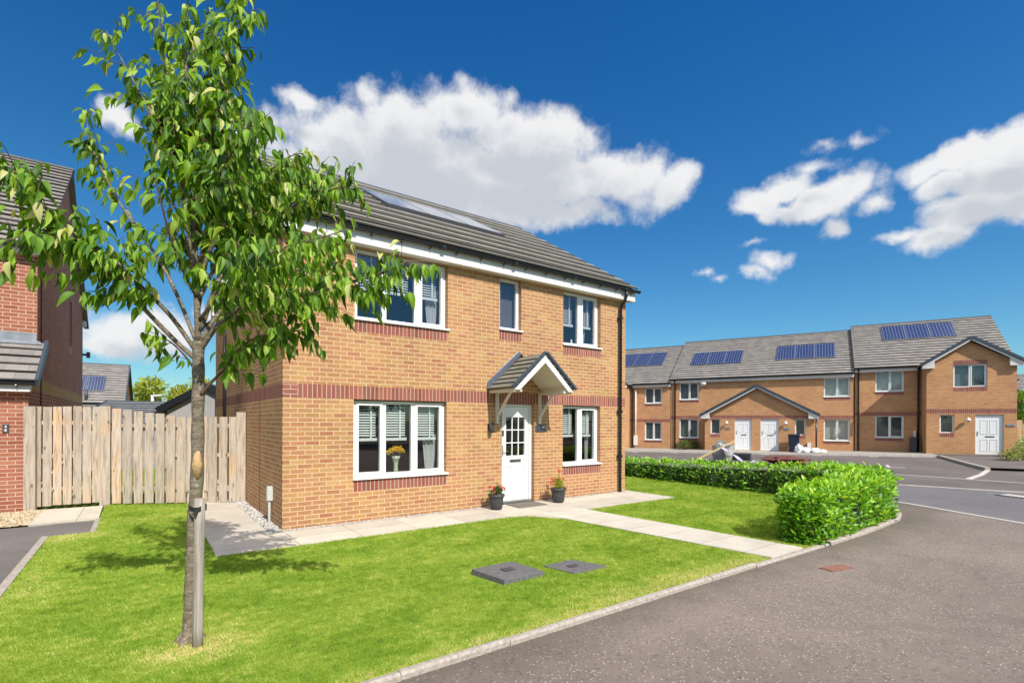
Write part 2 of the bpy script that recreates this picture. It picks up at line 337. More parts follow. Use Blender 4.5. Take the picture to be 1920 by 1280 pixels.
def lawn_fn(t, b, tc):
    o = tc.outputs['Object']
    n1 = t.noise(o, .9, 4, .6); n2 = t.noise(t.vmath('MULTIPLY', o, (3, 9, 1)), 1.5, 5, .7); n3 = t.noise(o, 90, 4, .7)
    k = t.math('ADD', t.math('MULTIPLY', n1, .55), t.math('ADD', t.math('MULTIPLY', n2, .35), t.math('MULTIPLY', n3, .35)))
    c = t.ramp(k, [(.40, (.08, .17, .014)), (.55, (.15, .26, .022)), (.68, (.25, .34, .04)), (.80, (.38, .38, .10))])
    t.set(b.inputs['Base Color'], c); b.inputs['Roughness'].default_value = .9; b.inputs['Specular IOR Level'].default_value = .1
    bp = t.new('ShaderNodeBump'); bp.inputs['Strength'].default_value = .8; bp.inputs['Distance'].default_value = .02
    t.set(bp.inputs['Height'], n3); t.l.new(bp.outputs[0], b.inputs['Normal'])
M_lawn = mat('lawn_turf', fn=lawn_fn)

def asph_fn(base, chips, chipcol, patch=.18, cs=95, edge=False):
    def fn(t, b, tc):
        o = tc.outputs['Object']
        n1 = t.noise(o, .45, 5, .6); n2 = t.noise(o, 3.2, 5, .65); n3 = t.noise(o, 240, 3, .7)
        k = t.math('MULTIPLY', t.map(n1, .3, .7, 1 - patch, 1 + patch), t.math('MULTIPLY', t.map(n2, .25, .75, .90, 1.1), t.map(n3, .2, .8, .72, 1.28)))
        c = t.vmath('SCALE', tuple(base), k)
        v = t.new('ShaderNodeTexVoronoi'); t.set(v.inputs['Vector'], o); v.inputs['Scale'].default_value = cs
        s_ = t.new('ShaderNodeSeparateXYZ'); t.set(s_.inputs[0], v.outputs['Color'])
        # pale stone chips: only some cells, more of them where the surface is worn
        sel = t.math('GREATER_THAN', t.math('ADD', s_.outputs[0], t.map(t.noise(o, 1.3, 5, .65), .3, .7, -.11, .11)), 1 - chips)
        f = t.math('MULTIPLY', sel, t.map(v.outputs['Distance'], .25, .45, 1, 0))
        c = t.mix(t.math('MULTIPLY', f, .8), c, tuple(chipcol))
        dk = t.math('LESS_THAN', s_.outputs[1], .12); c = t.mix(t.math('MULTIPLY', dk, .35), c, (.03, .03, .03))
        if edge:    # grit and moss lying along the kerb foot
            sy = t.new('ShaderNodeSeparateXYZ'); t.set(sy.inputs[0], o); en = t.noise(o, 2.6, 5, .65)
            e = t.math('MULTIPLY', t.map(t.math('ADD', sy.outputs[1], t.map(en, .3, .7, -.22, .12)), -5.95, -5.42), t.map(n3, .2, .8, .4, 1)); c = t.mix(t.math('MULTIPLY', e, .6), c, (.06, .05, .035))
            st = t.map(t.noise(o, .8, 6, .7, 1.2), .56, .70, 0, .22); c = t.mix(st, c, (.08, .065, .055))
        t.set(b.inputs['Base Color'], c); b.inputs['Roughness'].default_value = .85; b.inputs['Specular IOR Level'].default_value = .3
        bp = t.new('ShaderNodeBump'); bp.inputs['Strength'].default_value = .7; bp.inputs['Distance'].default_value = .006
        t.set(bp.inputs['Height'], t.math('ADD', n3, f)); t.l.new(bp.outputs[0], b.inputs['Normal'])
    return fn
M_foot = mat('chipped_brown_asphalt', fn=asph_fn((.215, .172, .142), .13, (.62, .54, .47), cs=58, edge=True))
M_road = mat('grey_asphalt', fn=asph_fn((.155, .143, .145), .03, (.35, .33, .32), .12))
M_park = mat('dark_asphalt', fn=asph_fn((.145, .122, .11), .04, (.4, .37, .34), .2))
M_drive = mat('drive_asphalt', fn=asph_fn((.165, .145, .135), .13, (.38, .35, .33), .25))
M_ground = mat('rough_ground', (.13, .13, .07), .95, var=.4, vscale=.3)
M_line = mat('pale_edging_stone', (.52, .47, .41), .8, var=.15, vscale=6)
M_paint = mat('worn_white_paint', (.62, .61, .58), .7, var=.25, vscale=9)

def conc_fn(base, sx=.6, sy=.6, joint=.006):
    def fn(t, b, tc):
        uv = tc.outputs['UV']
        br = t.new('ShaderNodeTexBrick'); br.offset = 0; t.set(br.inputs['Vector'], uv)
        br.inputs['Color1'].default_value = (.90, .90, .90, 1); br.inputs['Color2'].default_value = (1.08, 1.07, 1.05, 1); br.inputs['Mortar'].default_value = (.42, .38, .33, 1)
        br.inputs['Scale'].default_value = 1; br.inputs['Mortar Size'].default_value = joint; br.inputs['Mortar Smooth'].default_value = .4
        br.inputs['Brick Width'].default_value = sx; br.inputs['Row Height'].default_value = sy
        n = t.noise(tc.outputs['Object'], 2.2, 6, .68); n2 = t.noise(tc.outputs['Object'], 45, 4, .7)
        c = t.mix(1, tuple(base), br.outputs['Color'], 'MULTIPLY')
        k = t.math('MULTIPLY', t.map(n, .3, .7, .86, 1.08), t.map(n2, .25, .75, .93, 1.07))
        t.set(b.inputs['Base Color'], t.vmath('SCALE', c, k)); b.inputs['Roughness'].default_value = .85; b.inputs['Specular IOR Level'].default_value = .25
        bp = t.new('ShaderNodeBump'); bp.inputs['Strength'].default_value = .4; bp.inputs['Distance'].default_value = .004
        t.set(bp.inputs['Height'], t.math('SUBTRACT', n2, br.outputs['Fac'])); t.l.new(bp.outputs[0], b.inputs['Normal'])
    return fn
M_slab = mat('concrete_slab', fn=conc_fn((.53, .48, .40), .9, .6))
M_slab3 = mat('side_slab', fn=conc_fn((.53, .48, .40), 2.04, .9))
M_slab2 = mat('path_slab', fn=conc_fn((.55, .50, .42), 2.0, .62))
M_kerb = mat('concrete_kerb', (.36, .31, .265), .88, var=.38, vscale=26, bump=.7)
M_farpath = mat('far_pavement', (.33, .30, .26), .85, var=.15, vscale=2)
M_gravel = mat('pale_gravel', (.50, .47, .44), .85, var=.45, vscale=60)
M_gravelw = mat('warm_gravel', (.56, .46, .30), .85, var=.45, vscale=45)
M_pot = mat('grey_pot', (.045, .045, .05), .5, var=.4, vscale=30, bump=.8, bscale=45)
M_soil = mat('soil', (.05, .03, .02), .95, var=.4, vscale=40, bump=1)
M_mat = mat('doormat_fibre', (.16, .145, .12), .95, var=.3, vscale=90, bump=.8, bscale=300)
M_mancov = mat('cast_cover', (.13, .125, .125), .6, var=.35, vscale=25, bump=1, bscale=70)
M_rust = mat('rusty_cover', (.24, .105, .072), .8, var=.3, vscale=30)
M_bin = mat('bin_plastic', (.012, .02, .035), .35)
M_bag = mat('grey_woven_bag', (.33, .34, .32), .8, var=.35, vscale=9, bump=.5, bscale=30)
M_bagw = mat('white_plastic_bag', (.80, .80, .80), .5, var=.1, vscale=9)
M_rubble = mat('grey_rubble', (.24, .23, .21), .9, var=.5, vscale=14)
M_cloth = mat('lilac_sheet', (.50, .44, .60), .8, var=.12)
M_plank = mat('new_timber', (.56, .42, .20), .7, var=.15, vscale=12)
M_clay = mat('red_clay', (.13, .04, .03), .95, var=.45, vscale=7, bump=1, bscale=14)
M_dish = mat('grey_dish', (.45, .45, .50), .5)
M_pipe = mat('grey_pipe', (.48, .49, .46), .5)
M_vase = mat('pale_glass_vase', (.42, .45, .30), .2)
M_terra = mat('terracotta', (.50, .16, .08), .8)
M_lamp = mat('galvanised_post', (.70, .72, .72), .5)
M_num = mat('white_lettering', (.8, .8, .8), .5)
M_bulb = mat('frosted_lamp_glass', (.8, .78, .72), .3)
M_shed = mat('grey_shed_boards', (.30, .29, .29), .8, var=.1)

# ------------------------------------------------------------------ mesh helpers
class MB:
    def __init__(s): s.v = []; s.f = []; s.m = []; s.uv = []; s.mats = []; s.sm = []
    def mi(s, m):
        if m not in s.mats: s.mats.append(m)
        return s.mats.index(m)
    def face(s, pts, m, uv=None, smooth=False):
        i = len(s.v); pts = [Vector(p) for p in pts]; s.v += pts; s.f.append(tuple(range(i, i + len(pts)))); s.m.append(s.mi(m)); s.sm.append(smooth)
        if uv is None:
            n = Vector((0, 0, 0))
            for k in range(len(pts)): n += pts[k].cross(pts[(k + 1) % len(pts)])
            a = [abs(c) for c in n]
            if a[2] >= a[0] and a[2] >= a[1]: uv = [(p.x, p.y) for p in pts]
            elif a[0] > a[1]: uv = [(p.y, p.z) for p in pts]
            else: uv = [(p.x, p.z) for p in pts]
        s.uv += uv
    def box(s, x0, y0, z0, x1, y1, z1, m, bev=0):
        x0, x1 = sorted((x0, x1)); y0, y1 = sorted((y0, y1)); z0, z1 = sorted((z0, z1))
        P = lambda a, b, c: (x1 if a else x0, y1 if b else y0, z1 if c else z0)
        for q in (((0,0,0),(0,1,0),(1,1,0),(1,0,0)), ((0,0,1),(1,0,1),(1,1,1),(0,1,1)), ((0,0,0),(1,0,0),(1,0,1),(0,0,1)),
                  ((0,1,0),(0,1,1),(1,1,1),(1,1,0)), ((0,0,0),(0,0,1),(0,1,1),(0,1,0)), ((1,0,0),(1,1,0),(1,1,1),(1,0,1))):
            s.face([P(*c) for c in q], m)
        return s
    def beam(s, p, q, w, h, m, up=(0, 0, 1)):
        p, q = Vector(p), Vector(q); d = (q - p).normalized(); x = d.cross(Vector(up)).normalized() * w / 2; y = x.cross(d).normalized() * h / 2
        a = [p - x - y, p + x - y, p + x + y, p - x + y]; b = [c + (q - p) for c in a]
        for i in range(4): j = (i + 1) % 4; s.face([a[i], a[j], b[j], b[i]], m)
        s.face(a[::-1], m); s.face(b, m); return s
    def tube(s, pts, rad, m, n=10, caps=True, smooth=True):
        pts = [Vector(p) for p in pts]; rad = rad if isinstance(rad, (list, tuple)) else [rad] * len(pts); rings = []; prev = None
        for i, p in enumerate(pts):
            d = (pts[min(i + 1, len(pts) - 1)] - pts[max(i - 1, 0)]).normalized()
            if prev is None: a = d.orthogonal().normalized()
            else:
                a = prev - d * prev.dot(d)
                a = a.normalized() if a.length > 1e-6 else d.orthogonal().normalized()
            prev = a; b = d.cross(a)
            rings.append([p + (a * math.cos(2 * math.pi * k / n) + b * math.sin(2 * math.pi * k / n)) * rad[i] for k in range(n)])
        base = len(s.v); mi = s.mi(m)
        for r_ in rings: s.v += r_
        for i in range(len(rings) - 1):
            for k in range(n):
                k2 = (k + 1) % n; s.f.append((base + i * n + k, base + i * n + k2, base + (i + 1) * n + k2, base + (i + 1) * n + k)); s.m.append(mi); s.sm.append(smooth)
                s.uv += [(k / n, i), ((k + 1) / n, i), ((k + 1) / n, i + 1), (k / n, i + 1)]
        if caps:
            for idx, rev in ((0, True), (len(rings) - 1, False)):
                f = [base + idx * n + k for k in range(n)]; s.f.append(tuple(f[::-1] if rev else f)); s.m.append(mi); s.sm.append(False); s.uv += [(0, 0)] * n
        return s
    def lathe(s, c, prof, m, n=16, smooth=True):
        c = Vector(c); base = len(s.v); mi = s.mi(m)
        for r_, z in prof: s.v += [c + Vector((r_ * math.cos(2 * math.pi * k / n), r_ * math.sin(2 * math.pi * k / n), z)) for k in range(n)]
        for i in range(len(prof) - 1):
            for k in range(n):
                k2 = (k + 1) % n; s.f.append((base + i * n + k, base + i * n + k2, base + (i + 1) * n + k2, base + (i + 1) * n + k)); s.m.append(mi); s.sm.append(smooth)
                s.uv += [(k / n, i), ((k + 1) / n, i), ((k + 1) / n, i + 1), (k / n, i + 1)]
        return s
    def extrude(s, poly, axis, a0, a1, m):
        """poly: 2D outline in the plane square to axis (x: (y,z), y: (x,z))"""
        P = (lambda p, a: (a, p[0], p[1])) if axis == 'x' else ((lambda p, a: (p[0], a, p[1])) if axis == 'y' else (lambda p, a: (p[0], p[1], a)))
        n = len(poly)
        for i in range(n): j = (i + 1) % n; s.face([P(poly[i], a0), P(poly[j], a0), P(poly[j], a1), P(poly[i], a1)], m)
        s.face([P(p, a0) for p in poly][::-1], m); s.face([P(p, a1) for p in poly], m); return s
    def build(s, name, parent=None, bevel=0, matrix=None, fix=True):
        me = bpy.data.meshes.new(name); me.from_pydata([tuple(v) for v in s.v], [], s.f)
        for m in s.mats: me.materials.append(m)
        me.polygons.foreach_set('material_index', s.m); me.polygons.foreach_set('use_smooth', s.sm)
        ul = me.uv_layers.new(name='UVMap'); ul.data.foreach_set('uv', [c for q in s.uv for c in q])
        me.update(); o = bpy.data.objects.new(name, me); C.objects.link(o)
        if parent: o.parent = parent
        if matrix: o.matrix_world = matrix
        if bevel:
            # weld first so the bevel runs round real edges
            import bmesh
            bm = bmesh.new(); bm.from_mesh(me); bmesh.ops.remove_doubles(bm, verts=bm.verts, dist=.0005); bmesh.ops.recalc_face_normals(bm, faces=bm.faces); bm.to_mesh(me); bm.free()
            md = o.modifiers.new('bevel', 'BEVEL'); md.width = bevel; md.segments = 2; md.limit_method = 'ANGLE'
        return o
def empty(name, loc=(0, 0, 0), rz=0):
    o = bpy.data.objects.new(name, None); C.objects.link(o); o.location = loc; o.rotation_euler = (0, 0, rz); o.empty_display_size = .2; return o
def tag(o, label=None, cat=None, group=None, kind=None):
    for k, v in (('label', label), ('category', cat), ('group', group), ('kind', kind)):
        if v: o[k] = v
    return o
def structure(o, label=None): return tag(o, kind='structure', label=label)
def copy_tree(o, parent=None):
    c = o.copy(); C.objects.link(c); c.parent = parent
    for ch in o.children: copy_tree(ch, c)
    return c

# ------------------------------------------------------------------ leaves as one numpy mesh
def leaf_template(rows=5, fold=.25, droop=.35, wide=.42, taper=.8):
    v = []; uv = []; prof = [math.sin(math.pi * (i / rows) ** taper) for i in range(rows + 1)]
    for i in range(rows + 1):
        t_ = i / rows; w = wide * .5 * max(prof[i], .03 if i == 0 else .0); y = t_; z = -droop * t_ * t_
        for sx in (-1, 0, 1):
            v.append((sx * w, y, z + (abs(sx) * w * fold * 2))); uv.append((.5 + sx * w / wide if wide else .5, t_))
    f = []
    for i in range(rows):
        for k in (0, 1):
            a = i * 3 + k; f.append((a, a + 1, a + 4, a + 3))
    return np.array(v), np.array(uv), f
def leaves_mesh(name, pos, ydir, ndir, size, rnd, material, parent=None, tmpl=None):
    """pos (n,3) leaf bases, ydir along the leaf, ndir rough normal"""
    tv, tuv, tf = tmpl or leaf_template(); n = len(pos)
    y = ydir / np.linalg.norm(ydir, axis=1, keepdims=True)
    x = np.cross(y, ndir); ln = np.linalg.norm(x, axis=1, keepdims=True); bad = ln[:, 0] < 1e-4; x[bad] = (1, 0, 0); ln[bad] = 1; x /= ln
    z = np.cross(x, y)
    co = (pos[:, None, :] + size[:, None, None] * (tv[None, :, 0, None] * x[:, None] + tv[None, :, 1, None] * y[:, None] + tv[None, :, 2, None] * z[:, None])).reshape(-1, 3)
    k = len(tv); fa = np.array([list(f) + [f[-1]] * (4 - len(f)) for f in tf]) if len(tf[0]) == 4 else np.array(tf)
    m = fa.shape[1]; allf = (fa[None] + (np.arange(n) * k)[:, None, None]).reshape(-1)
    me = bpy.data.meshes.new(name); me.vertices.add(n * k); me.vertices.foreach_set('co', co.ravel())
    nf = n * len(tf); me.loops.add(nf * m); me.loops.foreach_set('vertex_index', allf.astype(np.int32))
    me.polygons.add(nf); me.polygons.foreach_set('loop_start', np.arange(nf, dtype=np.int32) * m)
    try: me.polygons.foreach_set('loop_total', np.full(nf, m, dtype=np.int32))
    except Exception: pass
    me.materials.append(material); me.update(calc_edges=True)
    at_ = me.attributes.new('rnd', 'FLOAT', 'POINT'); at_.data.foreach_set('value', np.repeat(rnd, k).astype(np.float32))
    ul = me.uv_layers.new(name='UVMap'); ul.data.foreach_set('uv', np.tile(tuv[fa.ravel()], (n, 1)).ravel().astype(np.float32))
    me.polygons.foreach_set('use_smooth', np.ones(nf, dtype=bool)); me.validate()
    o = bpy.data.objects.new(name, me); C.objects.link(o)
    if parent: o.parent = parent
    return o
def rand_dirs(n):
    d = RNG.normal(size=(n, 3)); return d / np.linalg.norm(d, axis=1, keepdims=True)
# ------------------------------------------------------------------ terrain
TO = Vector((30.39, 8.17, 0)); TS = Vector((.3844, -.923, 0)); TI = Vector((.923, .3844, 0)); TROT = math.atan2(-.923, .3844)
def sstep(x): x = max(0., min(1., x)); return x * x * (3 - 2 * x)
def gz(X, Y):
    dx, dy = X - TO.x, Y - TO.y; s_ = dx * TS.x + dy * TS.y; d_ = dx * TI.x + dy * TI.y
    a = sstep((d_ + 14) / 12) * (.06 + .017 * (max(-16, min(16, s_)) - 6))
    b = -1.9 * sstep((Y - 10) / 18) * sstep((12 - X) / 8)
    return a + b
def tl(s_, d_, z=0): p = TO + TS * s_ + TI * d_; return Vector((p.x, p.y, z + gz(p.x, p.y)))
def loft(name, A, B, off, m, na=1, nb=1, kind='structure', thick=0):
    """a sheet of ground between two outlines, laid on the terrain plus off"""
    def res(P, n):
        out = []
        for i in range(len(P) - 1):
            for k in range(n): t_ = k / n; out.append((P[i][0] * (1 - t_) + P[i + 1][0] * t_, P[i][1] * (1 - t_) + P[i + 1][1] * t_))
        return out + [P[-1]]
    A, B = res(A, na), res(B, na); mb = MB(); rows = []
    for k in range(nb + 1):
        t_ = k / nb; rows.append([Vector((a[0] * (1 - t_) + b[0] * t_, a[1] * (1 - t_) + b[1] * t_, 0)) for a, b in zip(A, B)])
    for r_ in rows:
        for p in r_: p.z = gz(p.x, p.y) + off
    for i in range(nb):
        for j in range(len(A) - 1): mb.face([rows[i][j], rows[i][j + 1], rows[i + 1][j + 1], rows[i + 1][j]], m, uv=[(p.x, p.y) for p in (rows[i][j], rows[i][j + 1], rows[i + 1][j + 1], rows[i + 1][j])])
    if thick:
        ring = rows[0] + [r_[-1] for r_ in rows[1:-1]] + rows[-1][::-1] + [r_[0] for r_ in rows[1:-1]][::-1]
        for i in range(len(ring)):
            a, b = ring[i], ring[(i + 1) % len(ring)]; mb.face([a, b, b - Vector((0, 0, thick)), a - Vector((0, 0, thick))], m)
    return tag(mb.build(name), kind=kind)
mb = MB(); xs = [-900, -300, -120, -60] + list(np.linspace(-30, 60, 46)) + [90, 160, 400, 900]; ys = [-900, -300, -100, -40] + list(np.linspace(-24, 60, 43)) + [90, 160, 400, 900]
vid = {}
for i, x in enumerate(xs):
    for j, y in enumerate(ys): vid[i, j] = len(mb.v); mb.v.append(Vector((x, y, gz(x, y) - .14)))
for i in range(len(xs) - 1):
    for j in range(len(ys) - 1):
        mb.f.append((vid[i, j], vid[i + 1, j], vid[i + 1, j + 1], vid[i, j + 1])); mb.m.append(mb.mi(M_ground)); mb.sm.append(True); mb.uv += [(xs[i], ys[j]), (xs[i + 1], ys[j]), (xs[i + 1], ys[j + 1]), (xs[i], ys[j + 1])]
structure(mb.build('ground'))
# foreground footway (brown asphalt), carriageway, parking court
loft('parking_court', [(9.0, 16), (9.0, -30)], [(46, 16), (46, -30)], -.095, M_park, 24, 24)
L1 = [(11.9, -4.2), (11.72, -4.72), (11.2, -5.75), (10.74, -6.7), (10.1, -8.1), (9.2, -10.5), (8.5, -14), (8.0, -30)]
L0 = [(12.2, 2.0), (12.1, -1.5), (11.98, -3.4)] + L1[0:]
L2 = [(14.6, 9.0), (15.3, 0.5), (15.8, -2.0), (16.19, -3.45), (16.55, -4.7), (16.94, -5.77), (17.5, -7.6), (18.4, -10.5), (19.4, -14.0), (20.5, -30)]
L2b = [(14.6, 9.0), (15.5, -1.0), (15.9, -2.4), (16.19, -3.45), (16.4, -4.1), (16.55, -4.7), (16.94, -5.77), (17.5, -7.6), (18.4, -10.5), (20.5, -30)]
loft('carriageway', L0[:10], L2b[:10], -.072, M_road, 4, 10)
loft('footway', [(-40, -5.30), (-1, -5.30), (5.8, -5.32), (9.2, -5.3), (10.1, -5.05), (10.8, -4.4), (11.2, -2.4), (11.35, 6)],
     [(-40, -30), (-1, -30), (8.0, -30), (9.2, -10.5), (10.74, -6.7), (11.72, -4.72), (11.98, -3.4), (12.1, 6)], -.012, M_foot, 3, 5)
def strip(name, P, w, off, m, h=.02, lab=None):
    mb = MB(); P = [Vector((p[0], p[1], 0)) for p in P]; Q = []
    for i, p in enumerate(P):
        d = (P[min(i + 1, len(P) - 1)] - P[max(i - 1, 0)]).normalized(); n = Vector((-d.y, d.x, 0)) * w / 2; Q.append((p - n, p + n))
    for i in range(len(Q) - 1):
        a, b = Q[i]; c, d = Q[i + 1]
        a, b, c, d = [Vector((q.x, q.y, gz(q.x, q.y) + off)) for q in (a, b, c, d)]; dz = Vector((0, 0, h))
        mb.face([a, b, d, c], m); mb.face([a, c, c - dz, a - dz], m); mb.face([b, d, d - dz, b - dz], m)
        if i == 0: mb.face([a, b, b - dz, a - dz], m)
        if i == len(Q) - 2: mb.face([c, d, d - dz, c - dz], m)
    return structure(mb.build(name), lab)
strip('edging_line', [(11.98, -3.4), (11.72, -4.72), (11.2, -5.75), (10.74, -6.7), (10.1, -8.1), (9.2, -10.5), (8.0, -30)], .10, -.002, M_line, .05)
strip('edging_line', [(15.9, -2.4), (16.19, -3.45), (16.4, -4.1), (16.55, -4.7), (16.94, -5.77), (17.5, -7.6), (18.4, -10.5), (20.5, -30)], .10, -.055, M_line, .03)
# the faint second line and the kerbed tongue of the parking court
def tp(*q): return [tuple(tl(a, b)[:2]) for a, b in q]
k1 = tp((8.3, -3.1), (8.36, -5.5), (8.5, -8.6), (8.62, -10.1)); strip('parking_kerb', k1, .16, .02, M_kerb, .13)
strip('edging_line', tp((8.62, -10.1), (8.0, -12.2), (7.24, -14.3)), .14, -.07, M_line, .03)
strip('edging_line', tp((4.2, -13.2), (7.24, -14.3), (13.0, -16.3), (22, -19.6)), .10, -.078, M_line, .03)
loft('side_footway', tp((8.42, -2.9), (8.48, -5.6), (8.66, -10.0)), tp((20, -2.9), (20, -5.6), (20, -10.0)), .005, M_park, 3, 6)
strip('parking_kerb', tp((13.2, -10.6), (12.2, -11.4), (11.9, -12.2), (12.2, -13.2), (14, -14.2)), .16, .02, M_line, .13)
loft('terrace_footway', tp((-22, -2.9), (-6, -2.9), (8.2, -2.9)), tp((-22, .2), (-6, .2), (8.2, .2)), .02, M_farpath, 4, 2)
loft('terrace_footway', tp((8.2, -2.9), (14, -2.9)), tp((8.2, .2), (14, .2)), .02, M_park, 4, 2)
strip('parking_kerb', tp(*[(-22 + i * 2.52, -3.0) for i in range(13)]), .18, .03, M_line, .14)
for i, s_ in enumerate((-7.2, -4.7, -2.1, .42, 2.99, 5.55)):
    for nm, P, w in (('bay_mark', tp((s_ - .55, -10.3), (s_ + .55, -10.3)), .10), ('bay_mark', tp((s_ + .02, -9.2), (s_ + .02, -10.2)), .10), ('bay_mark', tp((s_ - .2, -3.6), (s_ + .2, -3.6)), .22)):
        strip(nm, P, w, -.086, M_paint, .004)

# lawns: turf sheets, one object each
def poly_sheet(name, rects, z, m, kind='structure', thick=.0):
    mb = MB()
    for q in rects: mb.face([(x, y, z) for x, y in q], m)
    if thick:
        for q in rects:
            for i in range(len(q)): a, b = q[i], q[(i + 1) % len(q)]; mb.face([(a[0], a[1], z), (b[0], b[1], z), (b[0], b[1], z - thick), (a[0], a[1], z - thick)], m)
    return tag(mb.build(name), kind=kind)
FRONT = [[(-2.9, -5.268), (-1.02, -5.268), (-1.02, 1.55), (-2.9, 1.55)], [(-2.38, 1.55), (-1.02, 1.55), (-1.02, 3.9), (-2.38, 4.6)],
         [(-1.02, -5.268), (4.72, -5.30), (4.30, -1.9), (3.95, -1.28), (3.55, -1.13), (-1.02, -1.13)]]
RIGHT = [[(5.58, -5.33), (9.2, -5.26), (10.05, -5.0), (10.75, -4.35), (11.05, -3.4), (11.15, -1.45), (5.27, -1.38)], [(8.12, -1.4), (11.15, -1.4), (11.2, 11), (8.12, 11)]]
poly_sheet('lawn', FRONT, .012, M_lawn, thick=.05); poly_sheet('lawn', RIGHT, .012, M_lawn, thick=.05)
# paving
poly_sheet('paving', [[(-1.02, -1.15), (0, -1.15), (0, .2), (-1.02, .2)]], .020, M_slab3, thick=.06)
poly_sheet('paving', [[(0, -1.15), (8.12, -1.15), (8.12, .2), (0, .2)]], .020, M_slab, thick=.06)
poly_sheet('paving', [[(-1.02, .2), (-.0, .2), (-.0, 14), (-1.02, 14)]], .020, M_slab3, thick=.06)
poly_sheet('paving', [[(4.55, -1.15), (8.12, -1.15), (8.12, -1.38), (5.2, -1.38), (4.28, -1.38)], [(3.6, -1.15), (4.6, -1.15), (4.3, -1.5), (4.28, -1.85), (3.97, -1.32)]], .024, M_slab, thick=.06)
poly_sheet('path', [[(4.22, -1.2), (5.27, -1.2), (5.60, -5.30), (4.73, -5.30)]], .028, M_slab2, thick=.06)
def kerb_run(P, w, top, bot, seed, seg=.92, m=None):
    rs_ = random.Random(seed); mb = MB(); P = [Vector((p[0], p[1], 0)) for p in P]; cum = [0]
    for i in range(1, len(P)): cum.append(cum[-1] + (P[i] - P[i - 1]).length)
    def pt(s_):
        s_ = max(0, min(cum[-1], s_)); i = max(k for k in range(len(P) - 1) if cum[k] <= s_ or k == 0); return P[i].lerp(P[i + 1], (s_ - cum[i]) / (cum[i + 1] - cum[i]))
    n_ = max(1, round(cum[-1] / seg)); L = cum[-1] / n_
    for k in range(n_):
        a, b = pt(k * L + .002), pt((k + 1) * L - .002); d = (b - a).normalized(); nn = Vector((-d.y, d.x, 0)); j = nn * rs_.uniform(-.004, .004); dz = rs_.uniform(-.005, .005); c = .018
        prof = [(-w / 2, bot), (-w / 2, top - c), (-w / 2 + c * .4, top - c * .35), (-w / 2 + c * 1.2, top), (w / 2 - c * .5, top), (w / 2, top - c * .5), (w / 2, bot)]
        A_ = [a + j + nn * u + Vector((0, 0, z + dz)) for u, z in prof]; B_ = [b + j + nn * u + Vector((0, 0, z + dz + rs_.uniform(-.003, .003))) for u, z in prof]
        for q in range(len(prof) - 1): mb.face([A_[q], B_[q], B_[q + 1], A_[q + 1]], m or M_kerb)
        mb.face(A_, m or M_kerb); mb.face(B_[::-1], m or M_kerb)
    return structure(mb.build('kerb'))
kerb_run([(-40, -5.292), (4.25, -5.32)], .062, .038, -.12, 3)
kerb_run([(4.26, -5.33), (4.9, -5.345), (5.75, -5.36), (6.2, -5.36)], .07, .016, -.1, 5)
kerb_run([(6.21, -5.365), (7.6, -5.37), (9.2, -5.30), (9.7, -5.20), (10.1, -5.05), (10.5, -4.76), (10.8, -4.4), (11.0, -4.0), (11.12, -3.4), (11.2, -2.4), (11.3, 1), (11.4, 8)], .085, .045, -.12, 7, .62)
for x in (-.9, .92, 2.72): pass
# left drive with its edging
loft('driveway', [(-30, -5.3), (-30, 1.62), (-30, 2.85)], [(-2.98, -5.3), (-2.98, 1.62), (-2.98, 2.85)], -.012, M_drive, 2, 4)
poly_sheet('driveway', [[(-2.98, 1.62), (-2.42, 1.62), (-2.42, 2.85), (-2.98, 2.85)]], -.008, M_drive)
strip('kerb', [(-2.94, -5.3), (-2.94, 1.55)], .08, .028, M_kerb, .1); strip('kerb', [(-2.40, 1.62), (-2.40, 2.85)], .07, .028, M_kerb, .1)
poly_sheet('paving', [[(-3.3, 2.87), (-2.40, 2.87), (-2.42, 4.55), (-3.3, 4.62)]], .018, M_slab, thick=.05)
poly_sheet('back_garden', [[(-3.5, 4.75), (-2.4, 4.75), (0, 3.52), (0, 14), (-3.5, 14)]], -.01, M_lawn)
def pebbles(name, rects, n, r0, r1, m, z=.0):
    tv = [(1, 0, 0), (0, 1, 0), (-1, 0, 0), (0, -1, 0), (0, 0, .8), (0, 0, -.5)]; tf = [(0, 1, 4, 4), (1, 2, 4, 4), (2, 3, 4, 4), (3, 0, 4, 4)]
    tv = np.array(tv) * [.55, .55, .5]; tf = [(0, 1, 4), (1, 2, 4), (2, 3, 4), (3, 0, 4)]
    P = []
    areas = [abs((q[1][0] - q[0][0]) * (q[2][1] - q[1][1])) for q in rects]
    for q, a in zip(rects, areas):
        k = int(n * a / sum(areas)); u = RNG.random((k, 2)); A, B, Cc, Dd = [np.array(p) for p in q]
        P.append((A * (1 - u[:, :1]) + B * u[:, :1]) * (1 - u[:, 1:]) + (Dd * (1 - u[:, :1]) + Cc * u[:, :1]) * u[:, 1:])
    P = np.concatenate(P); k = len(P); pos = np.concatenate([P, np.full((k, 1), z) + RNG.random((k, 1)) * .006], 1)
    nd = rand_dirs(k) * .5 + [0, 0, 1]; yd = rand_dirs(k); yd[:, 2] *= .3
    o = leaves_mesh(name, pos, yd, nd, RNG.uniform(r0, r1, k), RNG.random(k), m, tmpl=(tv, np.zeros((6, 2)), tf)); o.data.polygons.foreach_set('use_smooth', np.zeros(len(o.data.polygons), dtype=bool))
    return tag(o, kind='stuff')
def pebble_fn(stops):
    def fn(t, b, tc):
        a = t.new('ShaderNodeAttribute', attribute_name='rnd'); t.set(b.inputs['Base Color'], t.ramp(a.outputs['Fac'], stops)); b.inputs['Roughness'].default_value = .8
    return fn
M_peb = mat('pale_pebbles', fn=pebble_fn([(0, (.22, .20, .185)), (.5, (.40, .37, .345)), (1, (.60, .57, .53))]))
